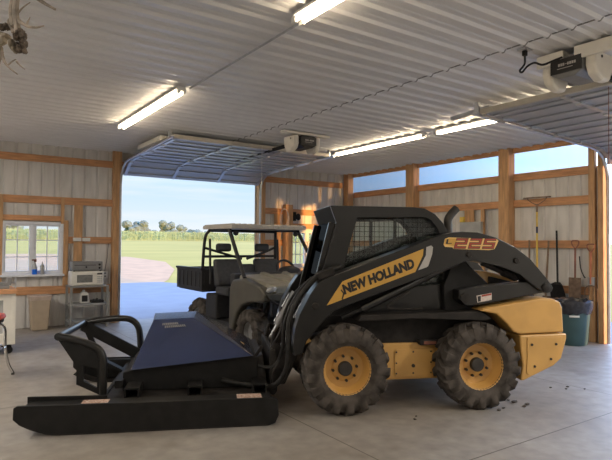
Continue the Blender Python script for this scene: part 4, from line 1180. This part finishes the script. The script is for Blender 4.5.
antler([(2, 52, 0), (6, 62, -.02), (12, 69, -.03), (20, 75, -.04)], 1.5, .5)
antler([(9, 66, -.02), (14, 62, -.03), (18, 60, -.04)], .9, .4)
antler([(18, 62, -.03), (22, 66, -.03), (27, 70, -.04)], .8, .4)
antler([(-2, 70, 0), (1, 60, 0), (4, 52, 0)], 1.2, .6)
MB().tube([A(16, 5, 0), A(16, -148, 0)], .004, 6).build('hanging_wire', 'galv', an)

# ------------------------------------------------------------------ crumbs of dirt on the floor
mb = MB()
for (x, y, s) in ((4.98, 3.42, .028), (5.03, 3.30, .022), (4.94, 3.28, .018), (5.0, 3.50, .014), (5.85, 3.55, .014), (5.95, 3.42, .012), (6.05, 3.46, .014), (6.12, 3.3, .012), (3.72, 3.6, .014), (3.80, 3.66, .010), (4.62, 3.34, .02), (4.72, 3.36, .014)):
    mb.ell((x, y, s * .5), (s * 1.5, s, s * .55), 1, .3)
tag(mb.build('dirt_crumbs', 'dirt'), 'scattered dark crumbs of dried mud on the floor beside the loader', 'dirt', kind='stuff')

# ------------------------------------------------------------------ outdoors
def tz(y):
    if y < 24: return 0.0
    if y < 130: return .027 * (y - 24)
    return .027 * 106
def sheet(name, pts_rows, m, off):
    mb = MB()
    rows = [[mb._v((x, y, tz(y) + off)) for x in xs] for y, xs in pts_rows]
    for A_, B_ in zip(rows, rows[1:]):
        for i in range(len(A_) - 1): mb.bm.faces.new((A_[i], A_[i + 1], B_[i + 1], B_[i]))
    return struct(mb, name, m)
ys = [-80, -20, 11.55, 16, 24, 40, 60, 80, 100, 130, 180, 260, 420]
sheet('lawn', [(y, [-160 + 26 * i for i in range(22)]) for y in ys], 'grass', -.06)
struct(MB().prism([(2.0, 11.54), (8.6, 11.54), (9.2, 19.0), (8.0, 22.6), (2.0, 22.6)], 'z', -.16, -.03), 'pavement', 'apron')
struct(MB().prism([(9.4, -2), (16.5, -2), (16.5, 6.0), (9.4, 6.0)], 'z', -.16, -.03), 'pavement_side', 'apron')
mb = MB()
rows = [(22.6, 1.0, 8.2), (24, 0.5, 8.9), (30, -2, 11.5), (37, -8, 13.5), (44, -30, 13.0), (50, -50, 8.0)]
vv = [[mb._v((a, y, tz(y) - .04)), mb._v((b_, y, tz(y) - .04))] for y, a, b_ in rows]
for A_, B_ in zip(vv, vv[1:]): mb.bm.faces.new((A_[0], A_[1], B_[1], B_[0]))
struct(mb, 'path', 'gravel')

mb = MB()
rnd = random.Random(3)
y = 106.0
while y < 128:
    x = 4.0 if y < 112 else 8.0
    step = .55 if y < 110 else 1.4
    while x < 110:
        h = 1.75 + rnd.uniform(-.25, .2)
        z = tz(y) - .1
        px, py = x + rnd.uniform(-.1, .1), y + rnd.uniform(-.2, .2)
        for q in range(3):
            a = rnd.uniform(0, PI)
            dx, dy = math.cos(a) * .45, math.sin(a) * .45
            zb = z + h * (.15 + .28 * q)
            v = [mb._v((px, py, zb)), mb._v((px + dx * .5, py + dy * .5, zb + .45)), mb._v((px + dx, py + dy, zb + .25)), mb._v((px + dx * .4, py + dy * .4, zb + .22))]
            mb.bm.faces.new(v)
            v = [mb._v((px, py, zb)), mb._v((px - dx * .5, py - dy * .5, zb + .45)), mb._v((px - dx, py - dy, zb + .25)), mb._v((px - dx * .4, py - dy * .4, zb + .22))]
            mb.bm.faces.new(v)
        v = [mb._v((px - .05, py, z)), mb._v((px + .05, py, z)), mb._v((px + .03, py, z + h)), mb._v((px - .03, py, z + h))]
        mb.bm.faces.new(v)
        x += step
    y += .9 if y < 112 else 2.2
tag(mb.build('corn_field', 'corn'), 'band of tall green corn beyond the mown grass', 'corn', kind='stuff')

def tree(x, y, h, w, label, seed):
    rr = random.Random(seed)
    z0 = tz(y) - .1
    t = thing('tree', label, 'tree', (x, y, z0), rr.uniform(0, 6), 'trees beyond the corn')
    MB().tube([(0, 0, 0), (.1, 0, h * .3), (0, .1, h * .6)], [h * .035, h * .025, h * .012], 8).build('trunk', 'trunk', t, smooth=True)
    mb = MB()
    random.seed(seed)
    for i in range(16):
        a = rr.uniform(0, 2 * PI); q = rr.random() ** .6
        zz = rr.uniform(.35, .86)
        rad = w * .5 * q * (1.15 - abs(zz - .5))
        s = w * rr.uniform(.13, .22)
        mb.ell((rad * math.cos(a), rad * math.sin(a), h * zz), (s, s, s * .8), 3, .16)
    mb.build('crown', 'crown', t)
import mathutils
def along(px, d):
    """bearing helper: direction seen at px from the doorway side, at distance d from the shop corner"""
    yaw = R(55.46) - math.atan((px - 306) / 542.0)
    return (d * math.cos(yaw), d * math.sin(yaw))
for px, d, h, w, lab in ((135, 240, 8.2, 9.5, 'broad pale tree at the left of the doorway view'), (148, 390, 6.2, 10, 'low bush right of the left pale tree'), (168, 235, 8.8, 7.5, 'taller tree of the middle pair seen through the doorway'),
                         (180, 245, 8.2, 7.0, 'right tree of the middle pair seen through the doorway'), (157, 320, 6.2, 9, 'low distant bush left of the middle pair'), (193, 380, 7.0, 16, 'dark distant grove just left of the utility vehicle roof'), (206, 340, 6.0, 12, 'distant grove seen through the utility vehicle cage'),
                         (10, 250, 9.0, 10, 'distant tree behind the left window'), (312, 240, 9, 11, 'distant tree behind the back right window')):
    x, y = along(px, d)
    tree(x, y, h, w, lab, int(px * 7 + d))

# ------------------------------------------------------------------ sky, sun, lamps
w = bpy.data.worlds.new('sky')
S.world = w
w.use_nodes = True
nt = w.node_tree
N, Lk = nt.nodes, nt.links
N.clear()
out = N.new('ShaderNodeOutputWorld'); bg = N.new('ShaderNodeBackground')
tc = N.new('ShaderNodeTexCoord'); sep = N.new('ShaderNodeSeparateXYZ')
Lk.new(tc.outputs['Generated'], sep.inputs[0])
rp = N.new('ShaderNodeValToRGB')
el = rp.color_ramp.elements
el[0].position = 0.0; el[0].color = (.76, .82, .86, 1)
el[1].position = 1.0; el[1].color = (.85, 1.45, 3.2, 1)
for p, c_ in ((.03, (.72, .81, .88)), (.10, (.55, .74, .90)), (.20, (.72, 1.0, 1.4)), (.35, (.95, 1.4, 2.3))):
    e = el.new(p); e.color = (*c_, 1)
Lk.new(sep.outputs['Z'], rp.inputs['Fac'])
mp = N.new('ShaderNodeMapping'); mp.inputs['Scale'].default_value = (1.2, 1.2, 14)
Lk.new(tc.outputs['Generated'], mp.inputs['Vector'])
nz = N.new('ShaderNodeTexNoise'); nz.inputs['Scale'].default_value = 3.2; nz.inputs['Detail'].default_value = 6
Lk.new(mp.outputs['Vector'], nz.inputs['Vector'])
cr = N.new('ShaderNodeValToRGB'); cr.color_ramp.elements[0].position = .45; cr.color_ramp.elements[1].position = .70
cr.color_ramp.elements[0].color = (0, 0, 0, 1); cr.color_ramp.elements[1].color = (.7, .7, .7, 1)
Lk.new(nz.outputs['Fac'], cr.inputs['Fac'])
mx = N.new('ShaderNodeMix'); mx.data_type = 'RGBA'
Lk.new(cr.outputs['Color'], mx.inputs[0]); Lk.new(rp.outputs['Color'], mx.inputs[6]); mx.inputs[7].default_value = (.82, .85, .87, 1)
Lk.new(mx.outputs[2], bg.inputs['Color'])
# added boost of the sky towards +x, extra light through the right doorway
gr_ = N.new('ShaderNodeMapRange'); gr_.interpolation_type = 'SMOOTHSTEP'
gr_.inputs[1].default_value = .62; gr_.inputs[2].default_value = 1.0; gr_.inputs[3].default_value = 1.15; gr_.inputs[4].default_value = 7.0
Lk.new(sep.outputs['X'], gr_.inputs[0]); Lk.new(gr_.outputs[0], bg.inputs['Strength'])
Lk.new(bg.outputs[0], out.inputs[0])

sun = bpy.data.lights.new('sun', 'SUN'); sun.energy = 8.0; sun.color = (1.0, .48, .15); sun.angle = R(1.0)
so = bpy.data.objects.new('sun', sun); COL.objects.link(so)
d = Vector((-.15, 1.0, -.045)).normalized()
so.rotation_euler = d.to_track_quat('-Z', 'Y').to_euler()
# added fill lamps under the ceiling, out of view, to brighten the shop
for i, (x, y, e) in enumerate(((-1.7, 7.4, 175), (-1.7, 2.4, 70), (6.66, -.6, 240), (2.4, -1.6, 35))):
    l = bpy.data.lights.new('fill lamp', 'AREA'); l.shape = 'RECTANGLE'; l.size = .15; l.size_y = 2.4; l.energy = e; l.color = (1.0, .93, .83)
    lo = bpy.data.objects.new('fill_lamp', l); COL.objects.link(lo); lo.location = (x, y, H - .09)

# ------------------------------------------------------------------ camera
cam = bpy.data.cameras.new('camera')
cam.sensor_width = 36.0; cam.sensor_fit = 'HORIZONTAL'
cam.lens = 542.19 / 612 * 36.0
cam.clip_start = .05; cam.clip_end = 2000
co = bpy.data.objects.new('camera', cam); COL.objects.link(co)
pi_, ro_, ya_ = .0263151, .0077457, .967978
fwd = Vector((math.cos(ya_) * math.cos(pi_), math.sin(ya_) * math.cos(pi_), math.sin(pi_)))
r0 = Vector((math.sin(ya_), -math.cos(ya_), 0)); u0_ = r0.cross(fwd)
rr = r0 * math.cos(ro_) + u0_ * math.sin(ro_); uu = -r0 * math.sin(ro_) + u0_ * math.cos(ro_)
co.matrix_world = Matrix(((rr.x, uu.x, -fwd.x, 0), (rr.y, uu.y, -fwd.y, 0), (rr.z, uu.z, -fwd.z, 1.62), (0, 0, 0, 1)))
S.camera = co
S.view_settings.view_transform = 'Standard'
S.view_settings.look = 'None'
S.view_settings.gamma = 1.0
S.view_settings.use_curve_mapping = False
S.view_settings.exposure = 0.0
try:
    S.cycles.use_denoising = True
    S.cycles.max_bounces = 10
    S.cycles.transparent_max_bounces = 16
    S.cycles.sample_clamp_indirect = 6.0
except Exception:
    pass
bpy.context.view_layer.update()
